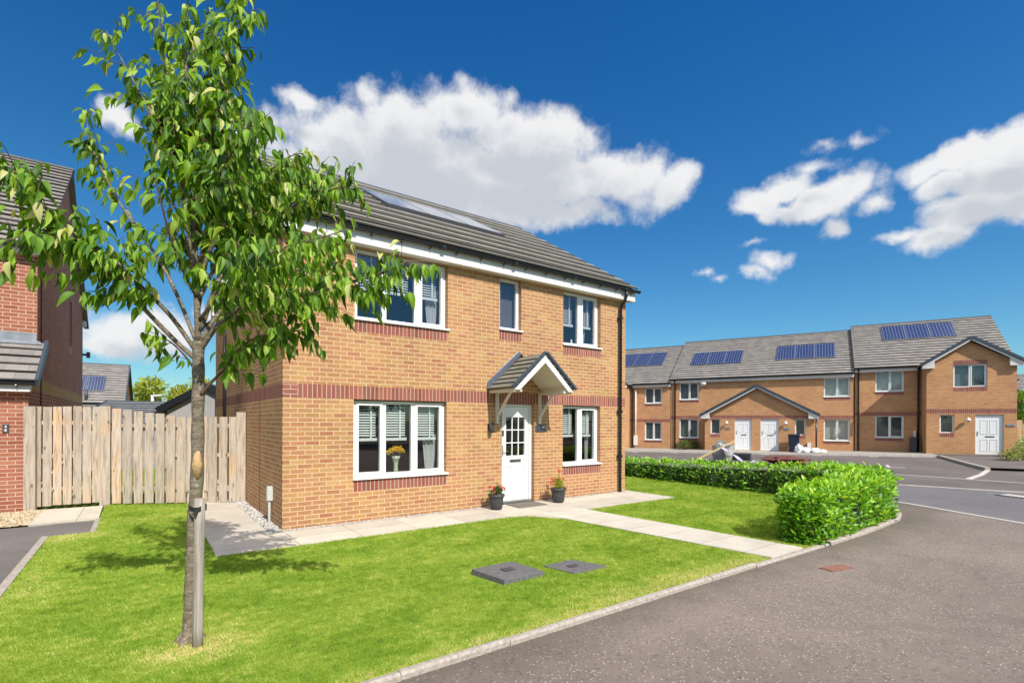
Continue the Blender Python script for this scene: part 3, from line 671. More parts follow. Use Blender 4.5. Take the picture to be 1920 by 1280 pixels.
M_pebw = mat('warm_pebbles', fn=pebble_fn([(0, (.27, .19, .10)), (.5, (.44, .34, .20)), (1, (.62, .53, .40))]))
poly_sheet('gravel_strip', [[(-.2, -.06), (0, -.06), (0, 3.4), (-.2, 3.4)], [(-.1, -.12), (7.9, -.10), (7.9, 0), (-.1, 0)]], .024, M_gravel)
pebbles('gravel_strip', [[(-.2, -.1), (-.01, -.1), (-.01, 3.45), (-.2, 3.45)]], 1500, .022, .05, M_peb, .024)
pebbles('gravel_strip', [[(-.05, -.11), (3.6, -.10), (3.6, -.01), (-.05, -.01)], [(5.1, -.09), (7.9, -.09), (7.9, -.01), (5.1, -.01)]], 1400, .012, .032, M_peb, .022)
poly_sheet('gravel_bed', [[(-4.9, 2.9), (-3.3, 2.9), (-3.3, 4.7), (-4.9, 4.6)]], .005, M_gravelw)
pebbles('gravel_bed', [[(-4.9, 2.9), (-3.3, 2.9), (-3.3, 4.62), (-4.9, 4.62)]], 5200, .02, .05, M_pebw, .008)
poly_sheet('paving', [[(-5.3, 3.6), (-3.92, 4.05), (-3.88, 4.5), (-5.3, 4.5)]], .05, M_slab, thick=.05)

# ------------------------------------------------------------------ grass
EXCL = [(1.27, -4.18, 1.85, -3.66), (2.17, -4.33, 2.63, -3.91), (1.2, -4.0, 1.3, -3.68)]
def blades(name, rects, per, h0=.010, h1=.024):
    P = []
    for q in rects:
        xs_, ys_ = [p[0] for p in q], [p[1] for p in q]; n0 = int((max(xs_) - min(xs_)) * (max(ys_) - min(ys_)) * per)
        u = np.stack([RNG.uniform(min(xs_), max(xs_), n0), RNG.uniform(min(ys_), max(ys_), n0)], 1); inside = np.ones(n0, bool)
        for i in range(len(q)):
            a, b = np.array(q[i]), np.array(q[(i + 1) % len(q)]); e = b - a; inside &= (e[0] * (u[:, 1] - a[1]) - e[1] * (u[:, 0] - a[0])) > -.012 * np.hypot(*e)
        P.append(u[inside])
    P = np.concatenate(P)
    for (ex0, ey0, ex1, ey1) in EXCL: P = P[~((P[:, 0] > ex0) & (P[:, 0] < ex1) & (P[:, 1] > ey0) & (P[:, 1] < ey1))]
    d = np.hypot(P[:, 0] - CAM.x, P[:, 1] - CAM.y)
    keep = RNG.random(len(P)) < np.clip((3.2 / d) ** 1.25, .05, 1); P = P[keep]; d = d[keep]; n = len(P)
    pos = np.concatenate([P, np.full((n, 1), .010)], 1); ang = RNG.uniform(0, 2 * np.pi, n); lean = RNG.uniform(.1, 1.1, n)
    y = np.stack([np.cos(ang) * lean, np.sin(ang) * lean, np.ones(n)], 1); nd = np.stack([-np.sin(ang), np.cos(ang), RNG.uniform(-.5, .5, n)], 1)
    sc_ = np.clip((d / 3.2) ** .45, 1, 2.0)
    big = .5 + .5 * np.sin(P[:, 0] * 1.7 + 2 * np.sin(P[:, 1] * 1.1)) * np.cos(P[:, 1] * 2.3 + P[:, 0] * .4)
    mid = .5 + .5 * np.sin(P[:, 1] * 9 + 2.5 * np.sin(P[:, 0] * 3.1) + P[:, 0] * 2)
    pn = np.array([noise.noise(Vector((x * 1.3, y * 1.9, 0))) * .7 + .7 * noise.noise(Vector((x * 4.2 + 9, y * 7.5, 3))) + .8 * noise.noise(Vector((x * 14, y * 21, 6))) for x, y in P])
    rnd = np.clip(RNG.normal(.44 + .03 * big + .02 * mid + .40 * pn, .15, n), 0, .97)
    # dry, yellowed turf along the front kerb, the path, the drive corner and the foot of the tree
    def dry(px, py, rx, ry, s_): return s_ * np.exp(-(((P[:, 0] - px) / rx) ** 2 + ((P[:, 1] - py) / ry) ** 2))
    extra = dry(3.9, -5.1, 1.5, .28, .38) + dry(1.2, -5.22, 4.0, .13, .42) + dry(-1.5, -4.05, .36, .26, .8) + dry(-2.6, 1.25, .42, .45, .38) + dry(-1.9, 2.3, .9, .5, .16) + dry(3.0, -3.0, .5, .25, .25) + dry(-2.75, -1.2, .2, 1.6, .22) + dry(5.4, -3.2, .15, 2, .12)
    rnd = np.clip(rnd + extra * RNG.uniform(.5, 1.2, n), 0, 1)
    w = .10
    tv = np.array([(-w, 0, 0), (w, 0, 0), (w * .55, .6, -.10), (0, 1.0, -.32), (-w * .55, .6, -.10)]); tf = [(0, 1, 2, 4), (4, 2, 3, 3)]
    tf3 = [(0, 1, 2), (0, 2, 4), (4, 2, 3)]
    o = leaves_mesh(name, pos, y, nd, RNG.uniform(h0, h1, n) * sc_, rnd, M_grass, tmpl=(tv, np.array([(0, 0), (1, 0), (1, .6), (.5, 1), (0, .6)]), tf3))
    return tag(o, kind='stuff')
CCW = lambda q: q if sum(q[i][0] * q[(i + 1) % len(q)][1] - q[(i + 1) % len(q)][0] * q[i][1] for i in range(len(q))) > 0 else q[::-1]
GRASS = 24000
blades('grass', [CCW(q) for q in FRONT], GRASS); blades('grass', [CCW(q) for q in RIGHT], GRASS)

# ------------------------------------------------------------------ building kit (local frame: x along the front, y into the house, z up)
def wall(mb, p0, U, L, z0, z1, m, opens=(), patches=(), rev=.10, N=(0, -1, 0), rm=None):
    p0 = Vector(p0); U = Vector(U); N = Vector(N)
    us = sorted({0, L, *[c for o in opens for c in o[:2]], *[c for o in patches for c in o[:2]]}); zs = sorted({z0, z1, *[c for o in opens for c in o[2:4]], *[c for o in patches for c in o[2:4]]})
    us = [u for u in us if 0 <= u <= L]; zs = [z for z in zs if z0 <= z <= z1]
    P = lambda u, z: Vector((p0.x, p0.y, 0)) + U * u + Vector((0, 0, z))
    for i in range(len(us) - 1):
        for j in range(len(zs) - 1):
            cu, cz = (us[i] + us[i + 1]) / 2, (zs[j] + zs[j + 1]) / 2
            if any(o[0] < cu < o[1] and o[2] < cz < o[3] for o in opens): continue
            mm = m
            for o in patches:
                if o[0] < cu < o[1] and o[2] < cz < o[3]: mm = o[4]
            mb.face([P(us[i], zs[j]), P(us[i + 1], zs[j]), P(us[i + 1], zs[j + 1]), P(us[i], zs[j + 1])], mm)
    for o in opens:
        a, b, c, d = P(o[0], o[2]), P(o[1], o[2]), P(o[1], o[3]), P(o[0], o[3]); q = -N * rev
        for e, f in ((a, b), (b, c), (c, d), (d, a)): mb.face([e, f, f + q, e + q], rm or m)
    return mb
def roof(mb, P0, A, L, S, SL, Nn, m, course=.30, th=.062, under=None):
    """stepped tile courses: P0 eave corner, A unit along the eave, S unit up the slope, Nn unit normal"""
    P0, A, S, Nn = Vector(P0), Vector(A), Vector(S), Vector(Nn); n = max(1, round(SL / course)); c = SL / n
    for i in range(n):
        lo = P0 + S * (i * c) + Nn * th; hi = P0 + S * ((i + 1) * c + .01) + Nn * .004; b0 = P0 + S * (i * c - .015) + Nn * (.0)
        lo = lo - S * .015; uv = [(0, i + .05), (L, i + .05), (L, i + .95), (0, i + .95)]
        mb.face([lo, lo + A * L, hi + A * L, hi], m, uv=uv); lb = lo - Nn * (th * .42); bk = lb + S * .05
        mb.face([lb, lb + A * L, lo + A * L, lo], m, uv=[(0, i + .5)] * 4); mb.face([lb, lb + A * L, bk + A * L, bk], m, uv=[(0, i + .5)] * 4)
        mb.face([b0 + S * .05, b0 + A * L + S * .05, bk + A * L, bk], m, uv=[(0, i + .5)] * 4)
        for q in (Vector((0, 0, 0)), A * L): mb.face([b0 + q, lo + q, hi + q, P0 + S * ((i + 1) * c) + q - Nn * .02], m, uv=[(.1, i + .5)] * 4)
    t = -Nn * .03; a, b, d, e = P0 + t, P0 + A * L + t, P0 + A * L + S * SL + t, P0 + S * SL + t
    mb.face([a, b, d, e], under or m, uv=[(.1, .5)] * 4)
    return mb
def ridge_caps(mb, p, q, m, r=.10, step=.45):
    p, q = Vector(p), Vector(q); L = (q - p).length; n = max(1, int(L / step)); d = (q - p) / n; x = d.normalized().cross(Vector((0, 0, 1))).normalized()
    for i in range(n):
        a, b = p + d * i, p + d * (i + 1.02); k = 1.0 if i % 2 else 1.06
        prof = [(-r * 1.15, -.055), (-r * .6, .02 * k), (0, .045 * k), (r * .6, .02 * k), (r * 1.15, -.055)]
        A_ = [a + x * u + Vector((0, 0, w)) for u, w in prof]; B_ = [b + x * u + Vector((0, 0, w)) for u, w in prof]
        for k_ in range(4): mb.face([A_[k_], A_[k_ + 1], B_[k_ + 1], B_[k_]], m)
        mb.face(A_, m); mb.face(B_[::-1], m)
    return mb
def window(root, x0, x1, z0, z1, y, lights, fr=.05, blind=None, curtain=None, glass=None, sill=True, hd=.045, backing=None, handle=False):
    """lights: (xa, xb, casement) clear spans between the mullions"""
    mb = MB(); dp = .07
    za, zb = z0 + fr, z1 - fr
    mb.box(x0, y, z0, x1, y + dp, za, M_white); mb.box(x0, y, zb, x1, y + dp, z1, M_white)
    edges = [x0] + [e for l in lights for e in l[:2]] + [x1]
    for i in range(0, len(edges), 2): mb.box(edges[i], y, za, edges[i + 1], y + dp, zb, M_white)
    for (a, b, cas) in lights:
        if cas:
            w = .042; pa, pb, pz0, pz1 = a - .012, b + .012, za - .012, zb + .012; ya, yb = y - .018, y + .05
            mb.box(pa, ya, pz0, pb, yb, pz0 + w, M_white); mb.box(pa, ya, pz1 - w, pb, yb, pz1, M_white)
            mb.box(pa, ya, pz0 + w, pa + w, yb, pz1 - w, M_white); mb.box(pb - w, ya, pz0 + w, pb, yb, pz1 - w, M_white)
    wo = mb.build('window', root)
    for i, (a, b, cas) in enumerate(lights):
        g = .03 if cas else .0; pn = MB(); pn.face([(a + g, y + .032, za + g), (b - g, y + .032, za + g), (b - g, y + .032, zb - g), (a + g, y + .032, zb - g)], glass or M_glass); pn.build('pane', wo)
        gk = MB()
        if blind and blind.get(i, True) and blind['drop'] > 0:
            bm_ = MB(); zt = zb - .01; n = int(blind['drop'] / .046); bx0 = a + g - .01; bx1 = a + (b - a) * blind.get('w', .9)
            yy = y + .12
            for k in range(n):
                z = zt - k * .046; bm_.face([(bx0, yy - .012, z - .012), (bx1, yy - .012, z - .012), (bx1, yy + .012, z + .012), (bx0, yy + .012, z + .012)], M_blind)
            zr = zt - n * .046; bm_.box(bx0, yy - .025, zr - .05, bx1 + .02, yy + .02, zr, M_blind)
            for f_ in (.74,) if (b - a) < .6 else (.25, .75): bm_.box(bx0 + (bx1 - bx0) * f_ - .016, yy - .03, zr - .03, bx0 + (bx1 - bx0) * f_ + .016, yy - .022, zt, M_blind)
            bm_.build('blind', wo)
    if curtain:
        for (cx, cw, cz0, cz1) in curtain:
            cm = MB(); n = 9; top = []; bot = []
            for k in range(n + 1):
                u = k / n; yy = y + .20 + .02 * math.sin(u * 19); top.append((cx - cw / 2 + cw * u, yy, cz1)); bot.append((cx - cw * .30 + cw * .55 * u, yy, cz0))
            for k in range(n): cm.face([bot[k], bot[k + 1], top[k + 1], top[k]], M_curtain, smooth=True)
            cm.build('curtain', wo)
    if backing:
        bk = MB(); bk.face([(x0 + .02, y + backing[0], z0 + .02), (x1 - .02, y + backing[0], z0 + .02), (x1 - .02, y + backing[0], z1 - .02), (x0 + .02, y + backing[0], z1 - .02)], backing[1]); bk.build('blind', wo)  # flat backing sheet
    if sill:
        s_ = MB(); s_.extrude([(-.045, z0 - .034), (-.045, z0 - .004), (y + .01, z0 + .018), (y + .01, z0 - .034)], 'x', x0 - .02, x1 + .035, M_white); s_.build('sill', wo, bevel=.004)
    return wo
def gutter(root, x0, x1, y, z, brackets=0, r=.058, far=False):
    mb = MB(); n = 8
    prof = [(y - r * math.cos(math.pi * k / n), z - r * math.sin(math.pi * k / n)) for k in range(n + 1)]
    for k in range(n): mb.face([(x0, *prof[k]), (x1, *prof[k]), (x1, *prof[k + 1]), (x0, *prof[k + 1])], M_black, smooth=True)
    mb.face([(x0, y - r, z - .015), (x1, y - r, z - .015), (x1, y + r, z - .015), (x0, y + r, z - .015)], M_black)
    for xx in (x0, x1): mb.face([(xx, *p) for p in prof], M_black)
    if brackets:
        for k in range(brackets):
            xx = x0 + .35 + (x1 - x0 - .6) * k / (brackets - 1); mb.tube([(xx, y + r + .04, z - .10), (xx, y + .02, z - .075), (xx, y - r * .6, z - r * .95)], .012, M_black, 6)
            if k % 3 == 1: mb.box(xx + .2, y - r - .006, z - r * .95, xx + .28, y + r, z + .004, M_black)
    return mb.build('gutter', root)
def downpipe(root, pts, r=.034, clips=(), m=None):
    mb = MB(); mb.tube(pts, r, m or M_black, 10)
    for z in clips:
        x, y = pts[-1][0], pts[-1][1]; mb.box(x - r - .03, y - .02, z - .025, x + r + .03, y + r + .02, z + .025, m or M_black)
    return mb.build('downpipe', root)
def panel(root, corners, n, m=M_solar, th=.05, gap=.012, skirt=.0):
    """n solar panels side by side filling the quad corners (bl, br, tr, tl)"""
    bl, br, tr, tl_ = [Vector(c) for c in corners]; nn = (br - bl).cross(tl_ - bl).normalized()
    for k in range(n):
        a, b = k / n, (k + 1) / n; P = lambda u, w: bl.lerp(br, u).lerp(tl_.lerp(tr, u), w)
        q = [P(a, 0), P(b, 0), P(b, 1), P(a, 1)]; c = sum(q, Vector()) / 4; mb = MB()
        inn = [p + (c - p).normalized() * .045 for p in q]; up = nn * th
        for i in range(4):
            j = (i + 1) % 4; mb.face([q[i] + up, q[j] + up, inn[j] + up, inn[i] + up], M_frame); mb.face([q[i] - nn * skirt, q[j] - nn * skirt, q[j] + up, q[i] + up], M_dark)
        Lx, Ly = (q[1] - q[0]).length, (q[3] - q[0]).length
        mb.face([p + up * .96 for p in inn], m, uv=[(0, 0), (Lx, 0), (Lx, Ly), (0, Ly)]); mb.build('solar_panel', root)
def door_leaf(root, x0, x1, z0, z1, y, far=False):
    fm = MB(); f = .055
    fm.box(x0, y, z0, x0 + f, y + .07, z1, M_white); fm.box(x1 - f, y, z0, x1, y + .07, z1, M_white); fm.box(x0 + f, y, z1 - f, x1 - f, y + .07, z1, M_white); fm.box(x0, y - .05, z0 - .03, x1, y + .07, z0 + .02, M_steel if not far else M_line)
    o = fm.build('door_frame', root)
    return o
def gable_slope(a, b):
    d = Vector(b) - Vector(a); return d.normalized(), d.length

# ------------------------------------------------------------------ the detached house
H = tag(empty('detached_house'), 'two-storey buff brick detached house with a white front door under a small pitched canopy', 'house')
HW, HD, ZT, ZB = 7.985, 9.03, 4.735, 0.0
OP = [(1.125, 2.925, .765, 2.12), (4.22, 5.08, .02, 2.12), (5.9, 7.1, .765, 2.12), (1.14, 2.94, 3.505, 4.735), (4.15, 4.71, 3.66, 4.735), (5.9, 7.1, 3.505, 4.735)]
patch = [(.225, HW - .225, 2.12, 2.345, M_sold), (0, .225, 2.12, 2.345, M_redb), (HW - .225, HW, 2.12, 2.345, M_redb),
         (1.125, 2.925, .54, .765, M_sold), (5.9, 7.1, .54, .765, M_sold), (1.14, 2.94, 3.28, 3.505, M_sold), (4.15, 4.71, 3.435, 3.66, M_sold), (5.9, 7.1, 3.28, 3.505, M_sold)]
mb = MB(); wall(mb, (0, 0, 0), (1, 0, 0), HW, -.2, ZT, M_brick, OP, patch)
bandY = [(.11, HD - .11, 2.12, 2.345, M_sold), (0, .11, 2.12, 2.345, M_redb), (HD - .11, HD, 2.12, 2.345, M_redb)]
wall(mb, (0, 0, 0), (0, 1, 0), HD, -.2, 4.95, M_brick, (), bandY, N=(-1, 0, 0)); wall(mb, (HW, 0, 0), (0, 1, 0), HD, -.2, 4.95, M_brick, (), bandY, N=(1, 0, 0))
wall(mb, (0, HD, 0), (1, 0, 0), HW, -.2, ZT + .2, M_brick, [(1.5, 3.2, .8, 2.1), (5, 6.4, .8, 2.1)], patch[:3], N=(0, 1, 0))
RY, RZ = HD / 2, 7.93
for x in (0, HW): mb.face([(x, 0, 4.95), (x, HD, 4.95), (x, RY, RZ - .12)], M_brick)
mb.build('wall', H)
mb = MB(); mb.box(.05, .25, 2.45, HW - .05, HD - .1, 2.6, M_int); mb.box(.05, .25, -.05, HW - .05, HD - .1, .1, M_int); mb.box(.05, 4.3, .1, HW - .05, 4.4, 4.8, M_int); mb.box(3.6, .25, .1, 3.7, 4.3, 4.8, M_int); mb.box(5.4, .25, .1, 5.5, 4.3, 4.8, M_int); mb.box(.05, .25, 4.78, HW - .05, HD - .1, 4.85, M_int)
mb.build('interior', H)
ev = Vector((-.09, -.27, 5.02)); dS = Vector((0, RY + .27, RZ - 5.02)); SL = dS.length; dS.normalize(); nN = Vector((0, -dS.z, dS.y))
mb = MB(); roof(mb, ev, (1, 0, 0), HW + .20, dS, SL, nN, M_tile, .295)
ev2 = Vector((-.09, HD + .27, 5.02)); dS2 = Vector((0, -dS.y, dS.z)); roof(mb, ev2, (1, 0, 0), HW + .20, dS2, SL, Vector((0, dS.z, dS.y)), M_tile, .295)
rf = mb.build('roof', H)
mb = MB(); ridge_caps(mb, (-.09, RY, RZ + .03), (HW + .11, RY, RZ + .03), M_ridge, .11); mb.build('ridge_tiles', rf)
mb = MB(); mb.box(-.12, -.185, 4.735, HW + .14, -.165, 4.945, M_whitep)
for x0, x1 in ((-.12, -.0), (HW, HW + .14)): mb.extrude([(-.165, 4.735), (-.165, 4.99), (.16, 5.16), (.16, 4.86), (.0, 4.735)], 'x', x0 + .002, x1 - .002, M_whitep)
mb.build('fascia', H)
mb = MB(); mb.box(-.12, HD + .165, 4.735, HW + .14, HD + .185, 4.945, M_whitep)
for x0, x1 in ((-.12, -.0), (HW, HW + .14)): mb.extrude([(HD + .165, 4.735), (HD + .165, 4.99), (HD - .16, 5.16), (HD - .16, 4.86), (HD, 4.735)], 'x', x0 + .002, x1 - .002, M_whitep)
mb.build('fascia', H)
mb = MB(); mb.face([(-.0, -.165, 4.74), (HW, -.165, 4.74), (HW, .16, 4.74), (0, .16, 4.74)], M_soffit); mb.build('soffit', H)
gutter(H, -.10, HW + .22, -.255, 4.985, 15)
downpipe(H, [(7.73, -.255, 4.95), (7.73, -.25, 4.80), (7.73, -.20, 4.70), (7.73, -.10, 4.60), (7.73, -.075, 4.52), (7.73, -.075, .03)], .036, (4.3, 2.0, .9))
g = lambda lst, cas: [(a, b, c) for (a, b), c in zip(lst, cas)]
window(H, 1.13, 2.92, .77, 2.10, .10, g([(1.215, 1.66), (1.745, 2.235), (2.325, 2.84)], (1, 0, 1)), blind=dict(drop=.62, w=.86), curtain=[(2.72, .34, .84, 1.5)])
window(H, 1.145, 2.935, 3.51, 4.72, .10, g([(1.215, 1.66), (1.745, 2.29), (2.41, 2.86)], (0, 0, 1)), blind=dict(drop=.58, w=.86), curtain=[(2.75, .34, 3.6, 4.3)], glass=M_glassb)
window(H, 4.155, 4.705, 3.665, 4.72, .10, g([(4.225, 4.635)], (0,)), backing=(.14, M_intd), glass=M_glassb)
window(H, 5.905, 7.095, 3.51, 4.72, .10, g([(5.975, 6.44), (6.56, 7.01)], (0, 1)), blind=dict(drop=.66, w=.82), curtain=[(6.75, .30, 3.58, 4.1)], glass=M_glassb)
window(H, 5.905, 7.095, .77, 2.10, .10, g([(5.975, 6.44), (6.54, 7.01)], (0, 1)), blind=dict(drop=.62, w=.85), curtain=[(6.93, .16, .84, 2.0)])
# front door
door_leaf(H, 4.225, 5.075, .05, 2.11, .10)
mb = MB(); x0, x1, z0, z1, y = 4.285, 5.015, .075, 2.05, .125
gx0, gx1, gz0, gz1 = 4.40, 4.90, 1.02, 1.84
mb.box(x0, y, z0, x1, y + .045, gz0, M_door); mb.box(x0, y, gz1, x1, y + .045, z1, M_door); mb.box(x0, y, gz0, gx0, y + .045, gz1, M_door); mb.box(gx1, y, gz0, x1, y + .045, gz1, M_door)
f = .022
for (a, b, c, d) in ((gx0 - f, gx0, gz0 - f, gz1 + f), (gx1, gx1 + f, gz0 - f, gz1 + f), (gx0, gx1, gz0 - f, gz0), (gx0, gx1, gz1, gz1 + f)): mb.box(a, y - .014, c, b, y, d, M_door)
for k in (1, 2):
    xx = gx0 + (gx1 - gx0) * k / 3; zz = gz0 + (gz1 - gz0) * k / 3; mb.box(xx - .010, y - .008, gz0, xx + .010, y + .02, gz1, M_door); mb.box(gx0, y - .006, zz - .010, gx1, y + .019, zz + .010, M_door)
for a, b in ((4.375, 4.60), (4.70, 4.925)):
    for q in (0, .03): 
        c, d = .20 + q, .80 - q
        mb.box(a + q, y - .016 + q / 4, c, a + q + .014, y, d, M_door); mb.box(b - q - .014, y - .016 + q / 4, c, b - q, y, d, M_door); mb.box(a + q + .014, y - .016 + q / 4, c, b - q - .014, y, c + .014, M_door); mb.box(a + q + .014, y - .016 + q / 4, d - .014, b - q - .014, y, d, M_door)
DR = mb.build('door', H, bevel=.003)
mb = MB(); mb.face([(gx0, y + .022, gz0), (gx1, y + .022, gz0), (gx1, y + .022, gz1), (gx0, y + .022, gz1)], M_glass); mb.build('pane', DR)
mb = MB(); mb.box(4.50, y - .016, .885, 4.80, y - .001, .945, M_steel); mb.box(4.53, y - .020, .90, 4.77, y - .0165, .93, M_dark); mb.build('letterbox', DR)
mb = MB(); mb.box(4.31, y - .012, 1.02, 4.335, y - .001, 1.24, M_steel); mb.tube([(4.322, y - .012, 1.12), (4.322, y - .05, 1.12), (4.43, y - .055, 1.12)], .010, M_steel, 8); mb.build('handle', DR); mb = MB(); mb.box(4.30, y - .02, 1.44, 4.345, y - .001, 1.56, M_dark); mb.build('door_lock', DR)
# canopy
CN = empty('porch_canopy'); CN.parent = H
cx, ze, zr, hs, dd = 4.635, 2.40, 3.085, .775, .90
sl = Vector((hs, 0, zr - ze)); SLc = sl.length; sl.normalize()
mb = MB(); roof(mb, (cx - hs, -dd, ze), (0, 1, 0), dd, (sl.x, 0, sl.z), SLc, (-sl.z, 0, sl.x), M_tile_can, .15, th=.034); roof(mb, (cx + hs, -dd, ze), (0, 1, 0), dd, (-sl.x, 0, sl.z), SLc, (sl.z, 0, sl.x), M_tile_can, .15, th=.034)
mb.build('canopy_roof', CN)
for s_ in (-1, 1):
    mb = MB(); a, b = Vector((cx + s_ * hs, -dd - .012, ze + .012)), Vector((cx, -dd - .012, zr + .012)); n_ = Vector((s_ * sl.z, 0, sl.x)) * .028; mb.beam(a - (b - a).normalized() * .03 + n_, b + n_, .045, .045, M_verge, up=n_)
    a, b = Vector((cx + s_ * (hs + .02), -.02, ze + .015)), Vector((cx, -.02, zr + .13)); mb.build('verge_trim', CN); mb = MB(); mb.face([a, b, b + Vector((0, -.1, -.06)), a + Vector((0, -.1, -.03))], M_lead2); mb.face([a + Vector((0, .012, .12)), b + Vector((0, .012, .03)), b, a], M_lead2); mb.build('lead_flashing', CN)
for s_ in (-1, 1):
    mb = MB(); P = [(cx + s_ * (hs - .03), ze - .045), (cx + s_ * (hs - .15), ze - .045), (cx, zr - .175), (cx, zr - .03)]
    mb.extrude(P, 'y', -dd + .005, -dd + .028, M_white)
    mb.box(cx + s_ * (hs - .03), -dd + .03, ze - .085, cx + s_ * (hs - .055), -.004, ze - .005, M_cream)
    mb.face([(cx + s_ * (hs - .06), -dd + .03, ze - .05), (cx, -dd + .03, zr - .11), (cx, -.003, zr - .11), (cx + s_ * (hs - .06), -.003, ze - .05)], M_cream); mb.build('bargeboard', CN)
for bx in (4.075, 5.195):
    mb = MB(); mb.box(bx - .03, -.06, 1.70, bx + .03, -.002, 2.315, M_cream); mb.box(bx - .028, -.84, 2.32, bx + .028, -.002, 2.375, M_cream); mb.beam((bx, -.055, 1.86), (bx, -.50, 2.335), .045, .045, M_cream, up=(1, 0, 0)); mb.build('bracket', CN, bevel=.004)
mb = MB(); mb.box(3.86, -.03, 1.58, 3.94, -.002, 1.70, M_dark); mb.tube([(3.90, -.085, 1.52), (3.90, -.085, 1.74)], .048, M_dark, 16); mb.build('wall_lamp', H)
mb = MB(); mb.box(5.10, -.028, 1.525, 5.375, -.003, 1.675, M_slate); pl = mb.build('number_plaque', H, bevel=.006)
def text(body, size, loc, rot, m, parent, name='lettering', ext=.002):
    cu = bpy.data.curves.new(name, 'FONT'); cu.body = body; cu.size = size; cu.extrude = ext; cu.align_x = 'CENTER'; cu.align_y = 'CENTER'
    t_ = bpy.data.objects.new('tmp', cu); C.objects.link(t_); me = bpy.data.meshes.new_from_object(t_.evaluated_get(bpy.context.evaluated_depsgraph_get())); bpy.data.objects.remove(t_); me.materials.clear(); me.materials.append(m)
    o = bpy.data.objects.new(name, me); C.objects.link(o); o.parent = parent; o.location = loc; o.rotation_euler = rot; return o
text('40', .085, (5.30, -.031, 1.62), (R(90), 0, 0), M_num, pl)
# solar panels let into the roof
def rp(x, y, lift=.03): return (x, y, 5.02 + (y + .27) * (RZ - 5.02) / (RY + .27) + lift)
panel(H, [rp(2.48, 1.86, .085), rp(5.58, 1.86, .085), rp(5.52, 3.50, .02), rp(2.42, 3.50, .02)], 3, m=M_solar2, skirt=.09)
# dish and pipes on the side wall
mb = MB(); dc = Vector((-.32, 2.15, 4.42)); nd = Vector((-.30, -.9, .35)).normalized(); xx = nd.cross(Vector((0, 0, 1))).normalized(); yy = xx.cross(nd)
rr = 5; ring = [[dc + (xx * math.cos(a) * .34 + yy * math.sin(a) * .38) * (k / rr) - nd * .07 * (1 - (k / rr) ** 2) for a in [2 * math.pi * j / 24 for j in range(24)]] for k in range(1, rr + 1)]
c0 = dc - nd * .07
for j in range(24):
    mb.face([c0, ring[0][j], ring[0][(j + 1) % 24]], M_dish, smooth=True)
    for k in range(rr - 1): mb.face([ring[k][j], ring[k + 1][j], ring[k + 1][(j + 1) % 24], ring[k][(j + 1) % 24]], M_dish, smooth=True)
mb.tube([dc - nd * .08, dc - nd * .2, (-.02, 2.3, 4.25)], .018, M_dark, 8); mb.tube([dc - yy * .36, dc - yy * .15 + nd * .38], .011, M_dark, 6); mb.beam(dc - yy * .15 + nd * .36, dc - yy * .13 + nd * .46, .05, .05, M_dish)
mb.build('satellite_dish', H)
mb = MB(); mb.tube([(-.05, .74, .0), (-.05, .74, .42)], .022, M_pipe, 10); mb.box(-.095, .69, .40, -.003, .79, .60, M_pipe); mb.box(-.09, .70, .60, -.003, .78, .64, M_pipe); mb.build('supply_pipe', H, bevel=.006)
mb = MB(); mb.box(-.004, 1.895, 0, .0, 1.91, 4.95, M_rubber); mb.build('movement_joint', H)
downpipe(H, [(-.045, 6.6, 4.6), (-.045, 6.6, .1)], .034)
# ------------------------------------------------------------------ the house next door
N_ = tag(empty('neighbour_house'), 'red brick house at the left edge with a lean-to tiled porch roof', 'house')
NX, NY0, NY1, NB, NE = -3.54, 4.65, 5.64, 15.45, 5.20
mb = MB(); nb_ = [(0, 20, 2.34, 2.59, M_nbuff)]
wall(mb, (-14, NY0, 0), (1, 0, 0), 14 + NX, -.2, 2.50, M_nred); wall(mb, (-14, NY1, 0), (1, 0, 0), 14 + NX, 3.0, NE, M_nred, [(7.2, 8.9, 3.9, NE)])
wall(mb, (NX, NY0, 0), (0, 1, 0), NY1 - NY0, -.2, 2.34, M_nred, N=(1, 0, 0)); mb.face([(NX, NY0, 2.34), (NX, NY1, 2.34), (NX, NY1, 3.14), (NX, NY0, 2.50)], M_nred)
mb.face([(NX + .003, NY0 + .0, 2.34), (NX + .003, NY1, 2.34), (NX + .003, NY1, 2.59), (NX + .003, NY0 + .12, 2.59), (NX + .003, NY0, 2.50)], M_nbuff)
oy = 11.45 - NY1
wall(mb, (NX, NY1, 0), (0, 1, 0), NB - NY1, -2.2, NE + .2, M_nred, [(oy, oy + .5, 3.95, 5.3)], [(0, NB - NY1, 2.34, 2.59, M_nbuff), (oy - .1, oy + .6, 3.72, 3.95, M_nbuff)], N=(1, 0, 0), rev=.12)
mb.face([(NX - .12, 11.4, 3.9), (NX - .12, 12.0, 3.9), (NX - .12, 12.0, 5.35), (NX - .12, 11.4, 5.35)], M_nred)
NRY = (NY1 + NB) / 2; NRZ = 8.85
mb.face([(NX, NY1, NE + .2), (NX, NB, NE + .2), (NX, NRY + .15, NRZ - .1), (NX, NRY - .15, NRZ - .1)], M_nred)
mb.face([(-14, NB, -2.2), (NX, NB, -2.2), (NX, NB, NE), (-14, NB, NE)], M_nred); mb.face([(-14, NY0, -.2), (-14, NB, -.2), (-14, NB, NE), (-14, NY0, NE)], M_nred)
mb.build('wall', N_)
M_tileN = mat('neighbour_roof_tile', fn=tile_fn((.25, .228, .21)))
mb = MB(); e0 = Vector((-14.1, NY1 - .26, NE + .06)); d0 = Vector((0, NRY - NY1 + .26, NRZ - NE - .06)); l0 = d0.length; d0.normalize()
roof(mb, e0, (1, 0, 0), 14.1 + NX + .14, d0, l0, (0, -d0.z, d0.y), M_tileN, .30)
